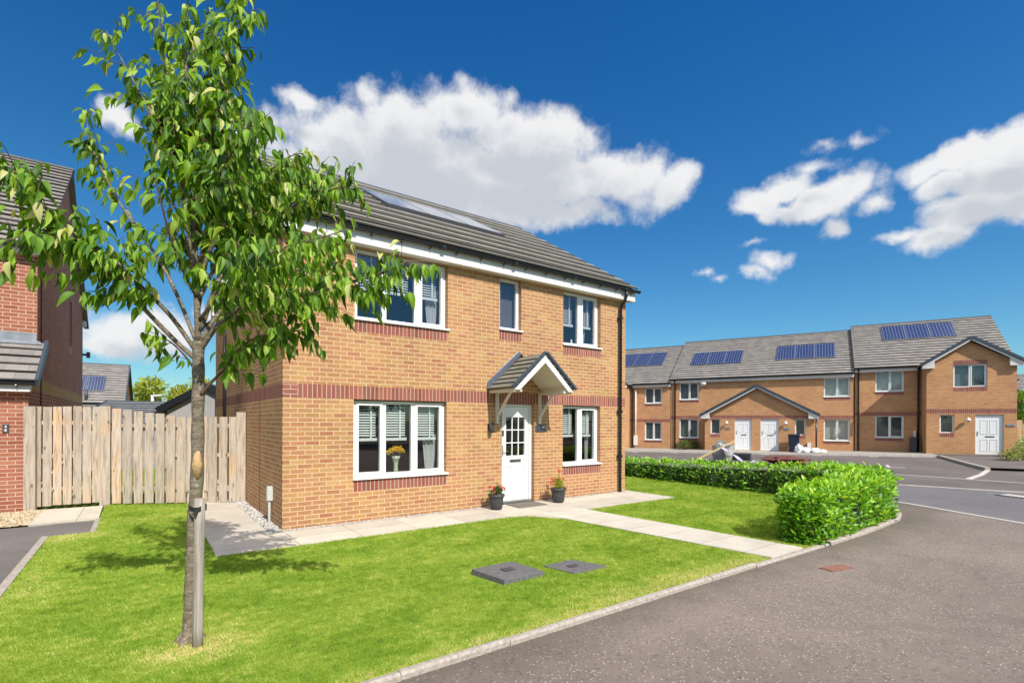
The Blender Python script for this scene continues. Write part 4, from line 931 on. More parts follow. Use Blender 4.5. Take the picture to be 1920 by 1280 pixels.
e1 = Vector((-14.1, NB + .26, NE + .06)); roof(mb, e1, (1, 0, 0), 14.1 + NX + .14, (0, -d0.y, d0.z), l0, (0, d0.z, d0.y), M_tileN, .30)
rf = mb.build('roof', N_)
mb = MB(); ridge_caps(mb, (-14.1, NRY, NRZ + .03), (NX + .15, NRY, NRZ + .03), M_ridge, .11); mb.build('ridge_tiles', rf)
mb = MB(); e2 = Vector((-14.1, NY0 - .27, 2.46)); d2 = Vector((0, NY1 - NY0 + .27, .86)); l2 = d2.length; d2.normalize()
roof(mb, e2, (1, 0, 0), 14.1 + NX + .13, d2, l2, (0, -d2.z, d2.y), M_tileN, .32); mb.build('porch_roof', N_)
mb = MB(); a = e2 + Vector((14.1 + NX + .13, 0, .0)); mb.beam(a + Vector((.02, 0, -.03)), a + d2 * l2 + Vector((.02, 0, -.0)), .05, .17, M_verge)
mb.build('verge_trim', N_)
mb = MB(); mb.face([(-14, NY1 - .16, 3.275), (NX + .10, NY1 - .16, 3.275), (NX + .04, NY1 - .012, 3.36), (-14, NY1 - .012, 3.36)], M_lead); mb.face([(-14, NY1 - .010, 3.3), (NX - .01, NY1 - .010, 3.3), (NX - .01, NY1 - .010, 3.52), (-14, NY1 - .010, 3.52)], M_lead); mb.build('lead_flashing', N_)
mb = MB(); mb.box(-14, NY0 - .21, 2.27, NX + .05, NY0 - .18, 2.44, M_whitep); mb.box(-14, NY0 - .18, 2.27, NX + .05, NY0 - .003, 2.285, M_soffit); mb.extrude([(NY0 - .18, 2.27), (NY0 - .18, 2.44), (NY0 + .0, 2.55), (NY0 + .0, 2.27)], 'x', NX + .005, NX + .048, M_whitep)
mb.build('fascia', N_); mb = MB(); mb.box(-14, NY1 - .20, NE - .1, NX + .1, NY1 - .18, NE + .08, M_whitep); mb.box(-14, NY1 - .18, NE - .1, NX + .1, NY1 - .003, NE - .085, M_soffit); mb.box(NX + .004, NY1 - .18, NE - .1, NX + .1, NY1 + .14, NE + .1, M_whitep); mb.build('fascia', N_); mb = MB(); mb.box(NX + .004, NB - .14, NE - .1, NX + .1, NB + .2, NE + .1, M_whitep); mb.build('fascia', N_)
gutter(N_, -14, NX + .12, NY0 - .27, 2.44, 9); gutter(N_, -14, NX + .14, NY1 - .27, NE + .03, 9)
mb = MB(); mb.box(NX + .15, NB + .18, NE - .12, NX + .02, NB + .34, NE + .05, M_black); mb.build('gutter', N_)
mb = MB(); mb.tube([(NX + .012, 6.05, 5.2), (NX + .012, 6.05, .1)], .010, M_rubber, 6); mb.build('cable', N_)
window(N_, -6.79, -5.11, 3.92, 5.18, NY1 + .06, [(-6.72, -6.0, 1), (-5.9, -5.18, 1)], sill=False)
mb = MB(); p = (-3.845, NY0, 1.575); mb.box(p[0] - .045, NY0 - .02, 1.50, p[0] + .045, NY0 - .002, 1.66, M_dark); q = mb.build('number_plaque', N_, bevel=.004)
text('4', .07, (p[0], NY0 - .024, 1.612), (R(90), 0, 0), M_num, q); text('8', .07, (p[0], NY0 - .024, 1.545), (R(90), 0, 0), M_num, q)
mb = MB(); mb.box(NX, 15.25, 4.05, NX + .12, 15.35, 4.12, M_dark); mb.box(NX + .12, 15.2, 3.98, NX + .22, 15.4, 4.18, M_dark); mb.build('flood_lamp', N_)

# ------------------------------------------------------------------ the terrace across the court
def far_window(root, x0, x1, z0, z1, y, back, blind=False, n=2):
    w = (x1 - x0); e = .07
    if n == 1: L_ = [(x0 + e, x1 - e, 0)]
    else: L_ = [(x0 + e, x0 + w / 2 - .04, 0), (x0 + w / 2 + .05, x1 - e, 1)]
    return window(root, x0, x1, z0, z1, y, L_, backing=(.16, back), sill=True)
def far_door(root, x0, x1, z0, z1, y):
    door_leaf(root, x0, x1, z0, z1, y, True); f = .055; mb = MB(); a, b = x0 + f + .004, x1 - f - .004; yy = y + .02
    mb.box(a, yy, z0 + .025, b, yy + .04, z1 - f, M_door); w = b - a
    for k in (0, 1):
        c0 = a + w * (.16 + .38 * k); c1 = c0 + w * .30
        for (p, q) in ((z0 + .2, z0 + .8), (z0 + 1.08, z1 - .28)):
            for (i, j, k2, l) in ((c0, c0 + .018, p, q), (c1 - .018, c1, p, q), (c0 + .018, c1 - .018, p, p + .018), (c0 + .018, c1 - .018, q - .018, q)): mb.box(i, yy - .012, k2, j, yy, l, M_door)
    d = mb.build('door', root)
    mb = MB(); mb.box(a + w * .36, yy - .02, z0 + .92, a + w * .72, yy - .001, z0 + .965, M_dark); mb.build('letterbox', d)
    mb = MB(); mb.box(a + .03, yy - .03, z0 + .98, a + .06, yy - .001, z0 + 1.2, M_steel); mb.build('handle', d)
def lantern(root, x, y, z):
    mb = MB(); mb.tube([(x, y, z), (x, y - .12, z + .05), (x + .03, y - .17, z)], .012, M_dark, 6); mb.lathe((x + .03, y - .17, z - .02), [(0, .15), (.05, .13), (.09, .03), (.10, 0)], M_bulb, 10); mb.lathe((x + .03, y - .17, z - .09), [(.02, 0), (.06, .04), (.055, .09)], M_dark, 8); return mb.build('wall_lamp', root)
def main_roof(root, s0, s1, ze, k=.66, D=9.2, ov=.25):
    ry = D / 2; zr = ze + (ry + ov) * k; d = Vector((0, ry + ov, zr - ze)); l = d.length; d.normalize(); mb = MB()
    roof(mb, (s0, -ov, ze), (1, 0, 0), s1 - s0, d, l, (0, -d.z, d.y), M_tile_far, .33); roof(mb, (s0, D + ov, ze), (1, 0, 0), s1 - s0, (0, -d.y, d.z), l, (0, d.z, d.y), M_tile_far, .33)
    rf = mb.build('roof', root); mb = MB(); ridge_caps(mb, (s0, ry, zr + .03), (s1, ry, zr + .03), M_ridge, .10, .5); mb.build('ridge_tiles', rf)
    def P(x, y, lift=.05): return (x, y, ze + (y + ov) * k + lift)
    return P, ry, zr
def body(root, s0, s1, ze, ry, zr, opens, patches, D=9.2):
    mb = MB(); wall(mb, (s0, 0, 0), (1, 0, 0), s1 - s0, -.7, ze - .05, M_brick_far, [(a - s0, b - s0, c, d) for a, b, c, d in opens], [(a - s0, b - s0, c, d, m) for a, b, c, d, m in patches])
    for x in (s0, s1): mb.face([(x, 0, -.7), (x, D, -.7), (x, D, ze + .1), (x, ry, zr - .08), (x, 0, ze + .1)], M_brick_far)
    mb.face([(s0, D, -.7), (s1, D, -.7), (s1, D, ze), (s0, D, ze)], M_brick_far); return mb
def eaves(root, s0, s1, ze, ex=0):
    mb = MB(); mb.box(s0, -.20, ze - .24, s1, -.17, ze - .03, M_whitep); mb.box(s0, -.17, ze - .24, s1, -.003, ze - .22, M_soffit)
    mb.build('fascia', root); gutter(root, s0 - .02, s1 + .02, -.28, ze - .02)
def gable(root, x0, x1, yf, ze, k, z0, opens, patches, back, tip=.42, boxh=.26, course=.33, mt=None):
    """front-facing gable wall with its own roof, eaves at ze"""
    xa, xb = x0 - .12, x1 + .12; cx = (x0 + x1) / 2; hs = (xb - xa) / 2; za = ze + hs * k; s_ = Vector((hs, 0, hs * k)); l = s_.length; s_.normalize()
    mb = MB(); wall(mb, (x0, yf, 0), (1, 0, 0), x1 - x0, z0, ze, M_brick_far, [(a - x0, b - x0, c, d) for a, b, c, d in opens if d <= ze], [(a - x0, b - x0, c, d, m) for a, b, c, d, m in patches if d <= ze])
    # above the eaves, columns of wall under the slope, leaving any opening
    op2 = [o for o in opens if o[3] > ze]; mb2pts = sorted({x0, cx, x1, *[c for o in op2 for c in o[:2]]})
    H_ = lambda x: ze + (hs - abs(x - cx)) * k - .10
    for i in range(len(mb2pts) - 1):
        a, b = mb2pts[i], mb2pts[i + 1]; m_ = (a + b) / 2; o = [o for o in op2 if o[0] < m_ < o[1]]
        if o: o = o[0]; mb.face([(a, yf, o[3]), (b, yf, o[3]), (b, yf, H_(b)), (a, yf, H_(a))], M_brick_far)
        else: mb.face([(a, yf, ze), (b, yf, ze), (b, yf, H_(b)), (a, yf, H_(a))], M_brick_far)
    return mb, cx, hs, za, s_, l, xa, xb, H_
def gable_roof(root, cx, hs, xa, xb, yf, ze, s_, l, back, zsoff, course=.33, ov=.25):
    mb = MB(); y0 = yf - ov; L_ = back - y0
    roof(mb, (xa - .12, y0, ze - .0), (0, 1, 0), L_, s_, l + .13, (-s_.z, 0, s_.x), M_tile_far, course); roof(mb, (xb + .12, y0, ze - .0), (0, 1, 0), L_, (-s_.x, 0, s_.z), l + .13, (s_.z, 0, s_.x), M_tile_far, course)
    mb.build('gable_roof', root)
    for q in (-1, 1):
        mb = MB(); e = Vector((cx + q * (hs + .16), y0 - .02, ze - .02)); t = Vector((cx, y0 - .02, ze + (hs + .16) * s_.z / s_.x - .02)); n_ = Vector((q * s_.z, 0, s_.x)) * .035; mb.beam(e + n_, t + n_, .09, .13, M_verge, up=n_)
        e2, t2 = e - n_ * 2.2 + Vector((-q * .05, .03, 0)), t - n_ * 2.2 + Vector((0, .03, .0)); mb2 = mb; mb.beam(e2, t2, .03, .09, M_whitep, up=n_)
        xo = cx + q * (hs + .10); xi = cx + q * (hs - .42); zt = lambda x: ze + (hs + .1 - abs(x - cx)) * s_.z / s_.x - .06
        mb.extrude([(xo, zsoff), (xo, zt(xo)), (xi, zt(xi)), (xi, zsoff)] if q > 0 else [(xi, zsoff), (xi, zt(xi)), (xo, zt(xo)), (xo, zsoff)], 'y', y0 + .02, yf - .003, M_whitep)
        mb.build('bargeboard', root)
PM = M_sold
def spots(root, lst):
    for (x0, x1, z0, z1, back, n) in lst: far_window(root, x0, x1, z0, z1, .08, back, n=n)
def under(x0, x1, z): return (x0, x1, z - .22, z, PM)
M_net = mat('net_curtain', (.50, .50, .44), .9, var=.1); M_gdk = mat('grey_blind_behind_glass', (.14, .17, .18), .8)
TR = dict(loc=TO, rz=TROT)
# left, lowest house (its gable end runs out of sight behind the near house)
T1 = tag(empty('terrace_house', TO, TROT), 'left and lowest terrace house, partly hidden by the corner of the near house', 'terraced house', 'terrace houses across the parking court')
P, ry, zr = main_roof(T1, -17.0, -5.78, 4.45)
op = [(-7.65, -6.43, 3.06, 4.15), (-7.65, -6.43, .46, 1.72)]
mb = body(T1, -17.0, -5.84, 4.45, ry, zr, op, [(-17, -5.84, 1.72, 1.94, PM), under(-7.65, -6.43, .46), under(-7.65, -6.43, 3.06)])
g1, cx, hs, za, s_, l, xa, xb, H_ = gable(T1, -12.3, -8.75, -1.4, 4.35, .66, -.7, [], [(-12.3, -8.75, 1.72, 1.94, PM)], 2)
for x in (-12.3, -8.75): g1.face([(x, -1.4, -.7), (x, 0, -.7), (x, 0, 4.35), (x, -1.4, 4.35)], M_brick_far)
g1.build('gable_wall', T1); mb.build('wall', T1); gable_roof(T1, cx, hs, xa, xb, -1.4, 4.35, s_, l, 1.9, 4.12)
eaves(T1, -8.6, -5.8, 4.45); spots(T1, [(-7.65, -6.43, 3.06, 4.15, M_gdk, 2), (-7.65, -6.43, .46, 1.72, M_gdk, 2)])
panel(T1, [P(-10.3, 1.95), P(-6.95, 1.95), P(-6.95, 3.75), P(-10.3, 3.75)], 3)
downpipe(T1, [(-8.55, -.28, 4.35), (-8.55, -.08, 4.1), (-8.55, -.08, -.3)], .05); downpipe(T1, [(-8.3, -.06, 4.1), (-8.3, -.06, -.3)], .05, m=M_whitep)
mb = MB(); mb.box(-8.42, -.14, .05, -8.18, -.003, .75, M_white); mb.build('meter_box', T1)
# middle pair under one roof, with a shared gabled porch
T2 = tag(empty('terrace_house', TO, TROT), 'middle pair of brick terrace houses sharing a wide gabled porch with two white doors', 'terraced house', 'terrace houses across the parking court')
P, ry, zr = main_roof(T2, -5.84, 4.90, 4.68)
op = [(-5.22, -3.94, 3.28, 4.44), (-5.22, -3.94, .66, 1.94), (3.33, 4.66, 3.30, 4.44), (3.33, 4.66, .65, 1.94)]
mb = body(T2, -5.80, 4.85, 4.68, ry, zr, op, [(-5.8, 4.85, 1.94, 2.16, PM)] + [under(a, b, c) for a, b, c, d in op]); mb.build('wall', T2)
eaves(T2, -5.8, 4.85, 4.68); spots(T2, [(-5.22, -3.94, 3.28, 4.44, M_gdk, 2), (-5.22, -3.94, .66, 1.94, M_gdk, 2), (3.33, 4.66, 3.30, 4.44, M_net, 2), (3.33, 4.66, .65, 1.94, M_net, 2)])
gop = [(-2.92, -2.32, .98, 1.94), (-1.47, -.49, .0, 1.94), (.0, 1.0, .0, 1.94), (1.85, 2.40, .98, 1.94)]
g1, cx, hs, za, s_, l, xa, xb, H_ = gable(T2, -3.26, 2.86, -1.5, 2.16, .55, -.7, gop, [(-3.26, 2.86, 1.94, 2.16, PM), under(-2.92, -2.32, .98), under(1.85, 2.40, .98)], 0)
for x in (-3.26, 2.86): g1.face([(x, -1.5, -.7), (x, 0, -.7), (x, 0, 2.2), (x, -1.5, 2.2)], M_brick_far)
g1.build('porch_wall', T2); gable_roof(T2, cx, hs, xa, xb, -1.5, 2.16, s_, l, -.005, 1.96)
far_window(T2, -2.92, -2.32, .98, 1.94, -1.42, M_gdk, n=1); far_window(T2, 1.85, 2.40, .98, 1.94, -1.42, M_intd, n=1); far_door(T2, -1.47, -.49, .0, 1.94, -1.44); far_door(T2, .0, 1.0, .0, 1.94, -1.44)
lantern(T2, -1.95, -1.5, 1.68); lantern(T2, 1.35, -1.5, 1.68)
for x in (-1.88, 1.42): mb = MB(); mb.box(x - .13, -1.53, 1.28, x + .13, -1.503, 1.42, M_lead); mb.build('number_plaque', T2)
mb = MB(); mb.box(-1.75, -2.0, -.12, -.35, -1.5, -.02, M_line); mb.box(-.15, -2.0, -.12, 1.2, -1.5, -.02, M_line); mb.build('doorstep', T2)
panel(T2, [P(-4.78, 1.28), P(-1.45, 1.28), P(-1.45, 2.88), P(-4.78, 2.88)], 3); panel(T2, [P(.62, 1.40), P(3.95, 1.40), P(3.95, 3.05), P(.62, 3.05)], 3)
downpipe(T2, [(-5.5, -.28, 4.6), (-5.5, -.08, 4.35), (-5.5, -.08, -.4)], .05); downpipe(T2, [(2.95, -1.2, 2.1), (2.95, -1.2, -.3)], .045)
mb = MB(); mb.lathe((-3.62, -.14, 4.34), [(0, -.17), (.12, -.14), (.2, -.02), (.2, .06), (0, .08)], M_white, 12); mb.build('alarm_box', T2)
mb = MB(); mb.box(2.5, -1.62, .0, 2.68, -1.503, .55, M_white); mb.build('meter_box', T2)
# right, highest pair with a projecting gable
T3 = tag(empty('terrace_house', TO, TROT), 'right and highest terrace block with a projecting two-storey gable and white door', 'terraced house', 'terrace houses across the parking court')
P, ry, zr = main_roof(T3, 4.86, 11.85, 4.92)
op = [(5.88, 7.21, 3.55, 4.74), (5.88, 7.21, .90, 2.14)]
mb = body(T3, 4.90, 11.62, 4.92, ry, zr, op, [(4.9, 11.6, 2.14, 2.36, PM)] + [under(a, b, c) for a, b, c, d in op]); mb.build('wall', T3)
eaves(T3, 4.9, 7.9, 4.92); spots(T3, [(5.88, 7.21, 3.55, 4.74, M_net, 2), (5.88, 7.21, .90, 2.14, M_intd, 2)])
gop = [(9.07, 10.40, 3.60, 4.78), (8.52, 9.12, 1.22, 2.18), (9.94, 11.02, .12, 2.18)]
g1, cx, hs, za, s_, l, xa, xb, H_ = gable(T3, 7.98, 11.50, -1.6, 4.80, .66, -.7, gop, [(7.98, 11.5, 2.25, 2.47, PM), under(9.07, 10.4, 3.6), under(8.52, 9.12, 1.22), (9.07, 10.4, 4.79, 4.8, PM)], 2)
g1.face([(9.07, -1.604, 4.785), (10.40, -1.604, 4.785), (10.40, -1.604, 5.0), (9.07, -1.604, 5.0)], PM)
for x in (7.98, 11.50): g1.face([(x, -1.6, -.7), (x, 0, -.7), (x, 0, 4.85), (x, -1.6, 4.85)], M_brick_far)
g1.build('gable_wall', T3); gable_roof(T3, cx, hs, xa, xb, -1.6, 4.80, s_, l, 1.75, 4.62)
far_window(T3, 9.07, 10.40, 3.60, 4.78, -1.52, M_gdk); far_window(T3, 8.52, 9.12, 1.22, 2.18, -1.52, M_intd, n=1); far_door(T3, 9.94, 11.02, .12, 2.18, -1.54); lantern(T3, 9.62, -1.6, 1.9)
mb = MB(); mb.box(11.12, -1.63, 1.60, 11.42, -1.603, 1.70, M_lead); mb.build('number_plaque', T3)
panel(T3, [P(6.44, 2.52), P(9.95, 2.52), P(9.95, 4.15), P(6.44, 4.15)], 3)
downpipe(T3, [(5.06, -.28, 4.85), (5.06, -.08, 4.6), (5.06, -.08, -.3)], .05); downpipe(T3, [(7.84, -.28, 4.85), (7.84, -.1, 4.55), (7.84, -.1, -.2)], .055)
mb = MB(); mb.box(7.45, -.5, -.1, 7.72, -.1, .95, M_dark); mb.build('meter_box', T3); mb = MB(); mb.box(7.62, -.12, .1, 7.74, -.004, 1.3, M_white); mb.build('supply_pipe', T3)

# ------------------------------------------------------------------ roofs and trees beyond the fence
def simple_house(label, name, cat, loc, rz, w, D, ze, k, z0, wm, rm, windows=0, solar=None, verge=M_verge, fascia=True):
    h = tag(empty(name, loc, rz), label, cat); ry = D / 2; zr = ze + (ry + .2) * k; d = Vector((0, ry + .2, zr - ze)); l = d.length; d.normalize()
    mb = MB(); roof(mb, (-w / 2 - .15, -.2, ze), (1, 0, 0), w + .3, d, l, (0, -d.z, d.y), rm, .33); roof(mb, (-w / 2 - .15, D + .2, ze), (1, 0, 0), w + .3, (0, -d.y, d.z), l, (0, d.z, d.y), rm, .33); rf = mb.build('roof', h)
    mb = MB(); ridge_caps(mb, (-w / 2 - .15, ry, zr + .03), (w / 2 + .15, ry, zr + .03), M_ridge, .1, .5); mb.build('ridge_tiles', rf)
    mb = MB(); wall(mb, (-w / 2, 0, 0), (1, 0, 0), w, z0, ze - .05, wm)
    for x in (-w / 2, w / 2): mb.face([(x, 0, z0), (x, D, z0), (x, D, ze), (x, ry, zr - .08), (x, 0, ze)], wm)
    mb.face([(-w / 2, D, z0), (w / 2, D, z0), (w / 2, D, ze), (-w / 2, D, ze)], wm); mb.build('wall', h)
    for x in (-w / 2 - .16, w / 2 + .16):
        mb = MB()
        for a, b in (((x, -.22, ze), (x, ry, zr)), ((x, D + .22, ze), (x, ry, zr))): mb.beam(a, b, .06, .2, verge)
        mb.build('bargeboard', h)
    mb = MB(); mb.box(-w / 2, -.19, ze - .2, w / 2, -.16, ze - .03, M_whitep); mb.build('fascia', h); gutter(h, -w / 2 - .1, w / 2 + .1, -.27, ze - .02, r=.06)
    if solar: panel(h, [(x, y, ze + (y + .2) * k + .05) for x, y in solar], 3)
    return h
pq = at(230, 757, 34.8); dirx = Vector((1, 0, 0)); face = YAW - R(34)
def local_loc(p, rz, x): return Vector((p.x, p.y, 0)) - Vector((math.cos(rz), math.sin(rz), 0)) * x
hb = simple_house('distant house with a pale tiled roof and solar panels seen above the left fence', 'distant_house', 'house', local_loc(pq, -face, 5.0), -face, 10.0, 8.6, 2.85, .66, -2.6, M_brick_far, M_tile_far, solar=[(.9, 1.0), (3.9, 1.0), (3.9, 2.7), (.9, 2.7)])
mb = MB(); mb.tube([(3.05, .1, 2.9), (3.05, .1, 3.75)], .09, M_dark, 8); mb.build('flue', hb)
M_slatefar = mat('far_slate', fn=tile_fn((.17, .175, .19)))
sp = at(346, 768, 17.5); sh = simple_house('grey shed with dark bargeboards behind the fence and the tree trunk', 'garden_shed', 'shed', Vector((sp.x, sp.y, 0)), -YAW - R(90) + R(18), 3.6, 2.25, 2.03, .62, -1.2, M_shed, M_slatefar, verge=M_black)
sp = at(318, 770, 27); simple_house('low grey slate roof showing just above the fence', 'garage', 'garage', Vector((sp.x, sp.y, 0)), -YAW + R(6), 9.5, 5.6, 1.55, .40, -2.4, M_shed, M_slatefar)
# white street lamp behind the fence
lp = at(286, 742, 42); L_ = tag(empty('street_lamp', (lp.x, lp.y, -1.9)), 'white street lamp standing behind the fence, left of the tree trunk', 'street lamp')
mb = MB(); mb.tube([(0, 0, 0), (0, 0, lp.z + 1.9)], [.14, .10], M_lamp, 10); mb.build('post', L_)
rt = Vector((math.cos(YAW), -math.sin(YAW), 0)); h_ = lp.z + 1.9
mb = MB(); mb.beam(Vector((0, 0, h_)) - rt * .1, Vector((0, 0, h_ + .08)) + rt * .75, .2, .12, M_lamp); mb.build('lamp_head', L_)

def leafy(name, blobs, n, size, m, parent, flat=.0, upb=.3, shell=.75, tmpl=None):
    """leaf clumps spread through ellipsoids: blobs = (cx, cy, cz, rx, ry, rz)"""
    B = np.array(blobs, float); vol = (B[:, 3] * B[:, 4] + B[:, 5] * B[:, 3]) ; idx = RNG.choice(len(B), n, p=vol / vol.sum()); d = rand_dirs(n); r_ = shell + (1 - shell) * RNG.random(n); r_ *= RNG.uniform(.75, 1.08, n)
    pos = B[idx, :3] + d * B[idx, 3:] * r_[:, None]; y = d + rand_dirs(n) * .8 + [0, 0, upb]; nd = rand_dirs(n) + [0, -.3, .8]
    return leaves_mesh(name, pos, y, nd, RNG.uniform(*size, n), RNG.random(n) * .9 + .1 * RNG.random(n), m, parent, tmpl or leaf_template(2, .2, .2, .5))
def tree(label, loc, h, r, m, n, size, group=None, name='tree', cat='tree', trunk_h=.35, seed=1, squash=.8):
    rs = random.Random(seed); t = tag(empty(name, loc), label, cat, group); mb = MB(); cz = h * (trunk_h + (1 - trunk_h) * .5); blobs = []
    mb.tube([(0, 0, -.3), (.05 * r, 0, h * trunk_h), (0, .05 * r, h * .8)], [h * .028, h * .02, h * .006], M_bark, 8)
    for k in range(16):
        a = rs.uniform(0, 6.28); q = rs.uniform(.25, .85) * r; z = h * trunk_h + (h * (1 - trunk_h)) * rs.uniform(.12, .92); q *= math.sqrt(max(.1, 1 - ((z - cz) / (h * (1 - trunk_h) * .62)) ** 2)); br = r * rs.uniform(.26, .42)
        blobs.append((q * math.cos(a), q * math.sin(a), z, br, br, br * squash)); mb.tube([(0, 0, h * trunk_h * rs.uniform(.8, 1.2)), (q * .5 * math.cos(a), q * .5 * math.sin(a), z * .85), (q * math.cos(a), q * math.sin(a), z)], [h * .012, h * .008, h * .003], M_bark, 5)
    mb.build('trunk', t); leafy('crown', blobs, n, size, m, t, shell=.35); return t
bp = at(300, 790, 48); tree('yellow-green tree rising behind the low grey roofs', (bp.x, bp.y, -1.9), 7.3, 3.3, M_yleaf, 5200, (.22, .42), seed=4, trunk_h=.2)
bp = at(352, 790, 47); tree('taller yellow-green tree just left of the tree trunk, beyond the shed', (bp.x, bp.y, -1.9), 8.2, 2.6, M_yleaf, 4200, (.22, .42), seed=9, trunk_h=.2)
bp = at(396, 790, 44); tree('small green tree between the tree trunk and the near house', (bp.x, bp.y, -1.9), 6.0, 1.5, M_gleaf, 2200, (.2, .38), seed=13, trunk_h=.2)
bp = at(1935, 790, 46); tree('dark green tree behind the right end of the terrace', (bp.x, bp.y, .1), 7.4, 2.4, M_gleaf, 4500, (.2, .4), seed=6, trunk_h=.1)
bp = at(1930, 790, 33); tree('bright green bushy tree at the right end of the terrace', (bp.x, bp.y, .2), 3.9, 1.3, M_laurel, 3600, (.12, .26), seed=8, trunk_h=.05)
bp = at(1925, 712, 56); simple_house('small piece of grey roof between the trees at the far right edge', 'distant_house', 'house', Vector((bp.x + 2.5, bp.y - 3, 0)), TROT, 8, 7, 5.2, .6, 0, M_brick_far, M_tile_far)
for i, (x, y, h, r) in enumerate([(-16, -27, 7.5, 4.0), (-7, -30, 8.5, 4.4), (2.5, -28, 7.8, 4.2), (12, -31, 8.6, 4.6), (23, -29, 8.0, 4.2), (34, -30, 9, 5)]):  # unseen trees added behind the viewer for the window glass to reflect
    tree('unseen dark green tree added across the road for the windows to mirror', (x, y, -.14), h, r, M_gleaf, 2600, (.35, .7), 'unseen trees added across the road behind the viewer', seed=20 + i, trunk_h=.12)

# ------------------------------------------------------------------ timber fence and gate
def board(mb, p, q, z0, z1, th=.022, lean=0):
    p, q = Vector(p), Vector(q); d = (q - p).normalized(); n = Vector((-d.y, d.x, 0)) * th
    pts = [p, q, q + n, p + n]
    a = [Vector((c.x, c.y, z0)) for c in pts]; b = [Vector((c.x, c.y, z1)) + d * lean for c in pts]
    for i in range(4): j = (i + 1) % 4; mb.face([a[i], a[j], b[j], b[i]], M_wood)
    mb.face(a[::-1], M_wood); mb.face(b, M_wood)
def set_rnd(o, seed=0, per=6):
    me = o.data; nf = len(me.polygons); rs = np.random.default_rng(seed); grp = rs.random(nf // per + 2); v = np.zeros(len(me.vertices), dtype=np.float32)
    for p in me.polygons:
        for vi in p.vertices: v[vi] = grp[p.index // per]
    me.attributes.new('rnd', 'FLOAT', 'POINT').data.foreach_set('value', v)
def fence_run(root, A, B, pitch, bw, top, z0, seed, rails=(.35, 1.0, 1.65), name='boards'):
    rs = random.Random(seed); A, B = Vector(A), Vector(B); L = (B - A).length; d = (B - A) / L; n = Vector((-d.y, d.x, 0)); k = round(L / pitch)
    mb = MB()
    for i in range(k):
        c = (i + .5) / k * L; w = bw * rs.uniform(.97, 1.03); t = c / L; zt = top(t) + rs.uniform(-.008, .008); board(mb, A + d * (c - w / 2), A + d * (c + w / 2), z0 + rs.uniform(-.006, .006), zt, lean=rs.uniform(-.006, .006))
    o = mb.build(name, root); set_rnd(o, seed)
    mb = MB()
    for z in rails: board(mb, A + n * .03, B + n * .03, z, z + .075, .04)
    o = mb.build('rail', root); set_rnd(o, seed + 1)
    # the back face of the fence: boards set over the gaps
    mb = MB()
    for i in range(k - 1):
        c = (i + 1.0) / k * L; w = bw * 1.0; board(mb, A + d * (c - w / 2) + n * .07, A + d * (c + w / 2) + n * .07, z0, top(c / L) - .02)
    return root
GT = tag(empty('garden_gate', (0, 0, 0)), 'weathered vertical-board gate beside the red brick house', 'gate')
fence_run(GT, (-3.50, 4.70, 0), (-2.46, 4.70, 0), .147, .129, lambda t: 2.0 + .02 * t, .07, 3)
mb = MB(); mb.beam((-3.45, 4.76, .40), (-2.5, 4.76, 1.62), .03, .09, M_wood, up=(0, 1, 0)); o = mb.build('brace', GT); set_rnd(o, 5, 99)
FN = tag(empty('timber_fence', (0, 0, 0)), 'weathered timber fence of spaced upright boards between the two houses', 'fence')
FA, FB = (-2.30, 4.64, 0), (-.14, 3.50, 0)
fence_run(FN, FA, FB, 0.203, .165, lambda t: 1.99 - .20 * min(1, t * 1.7) + .03 * t, .03, 17, rails=(.30, .98, 1.60))
for nm, x, y, z1 in (('post', -2.40, 4.66, 2.03), ('post', -3.52, 4.62, 2.0), ('post', -.10, 3.44, 1.92), ('post', -1.25, 4.17, 1.72)):
    mb = MB(); w = .085 if nm == 'post' else .08; board(mb, (x - w, y + .02, 0), (x + w, y - .015, 0), -.05, z1, .07); o = mb.build(nm, FN); set_rnd(o, int(x * 100) + 900, 99)

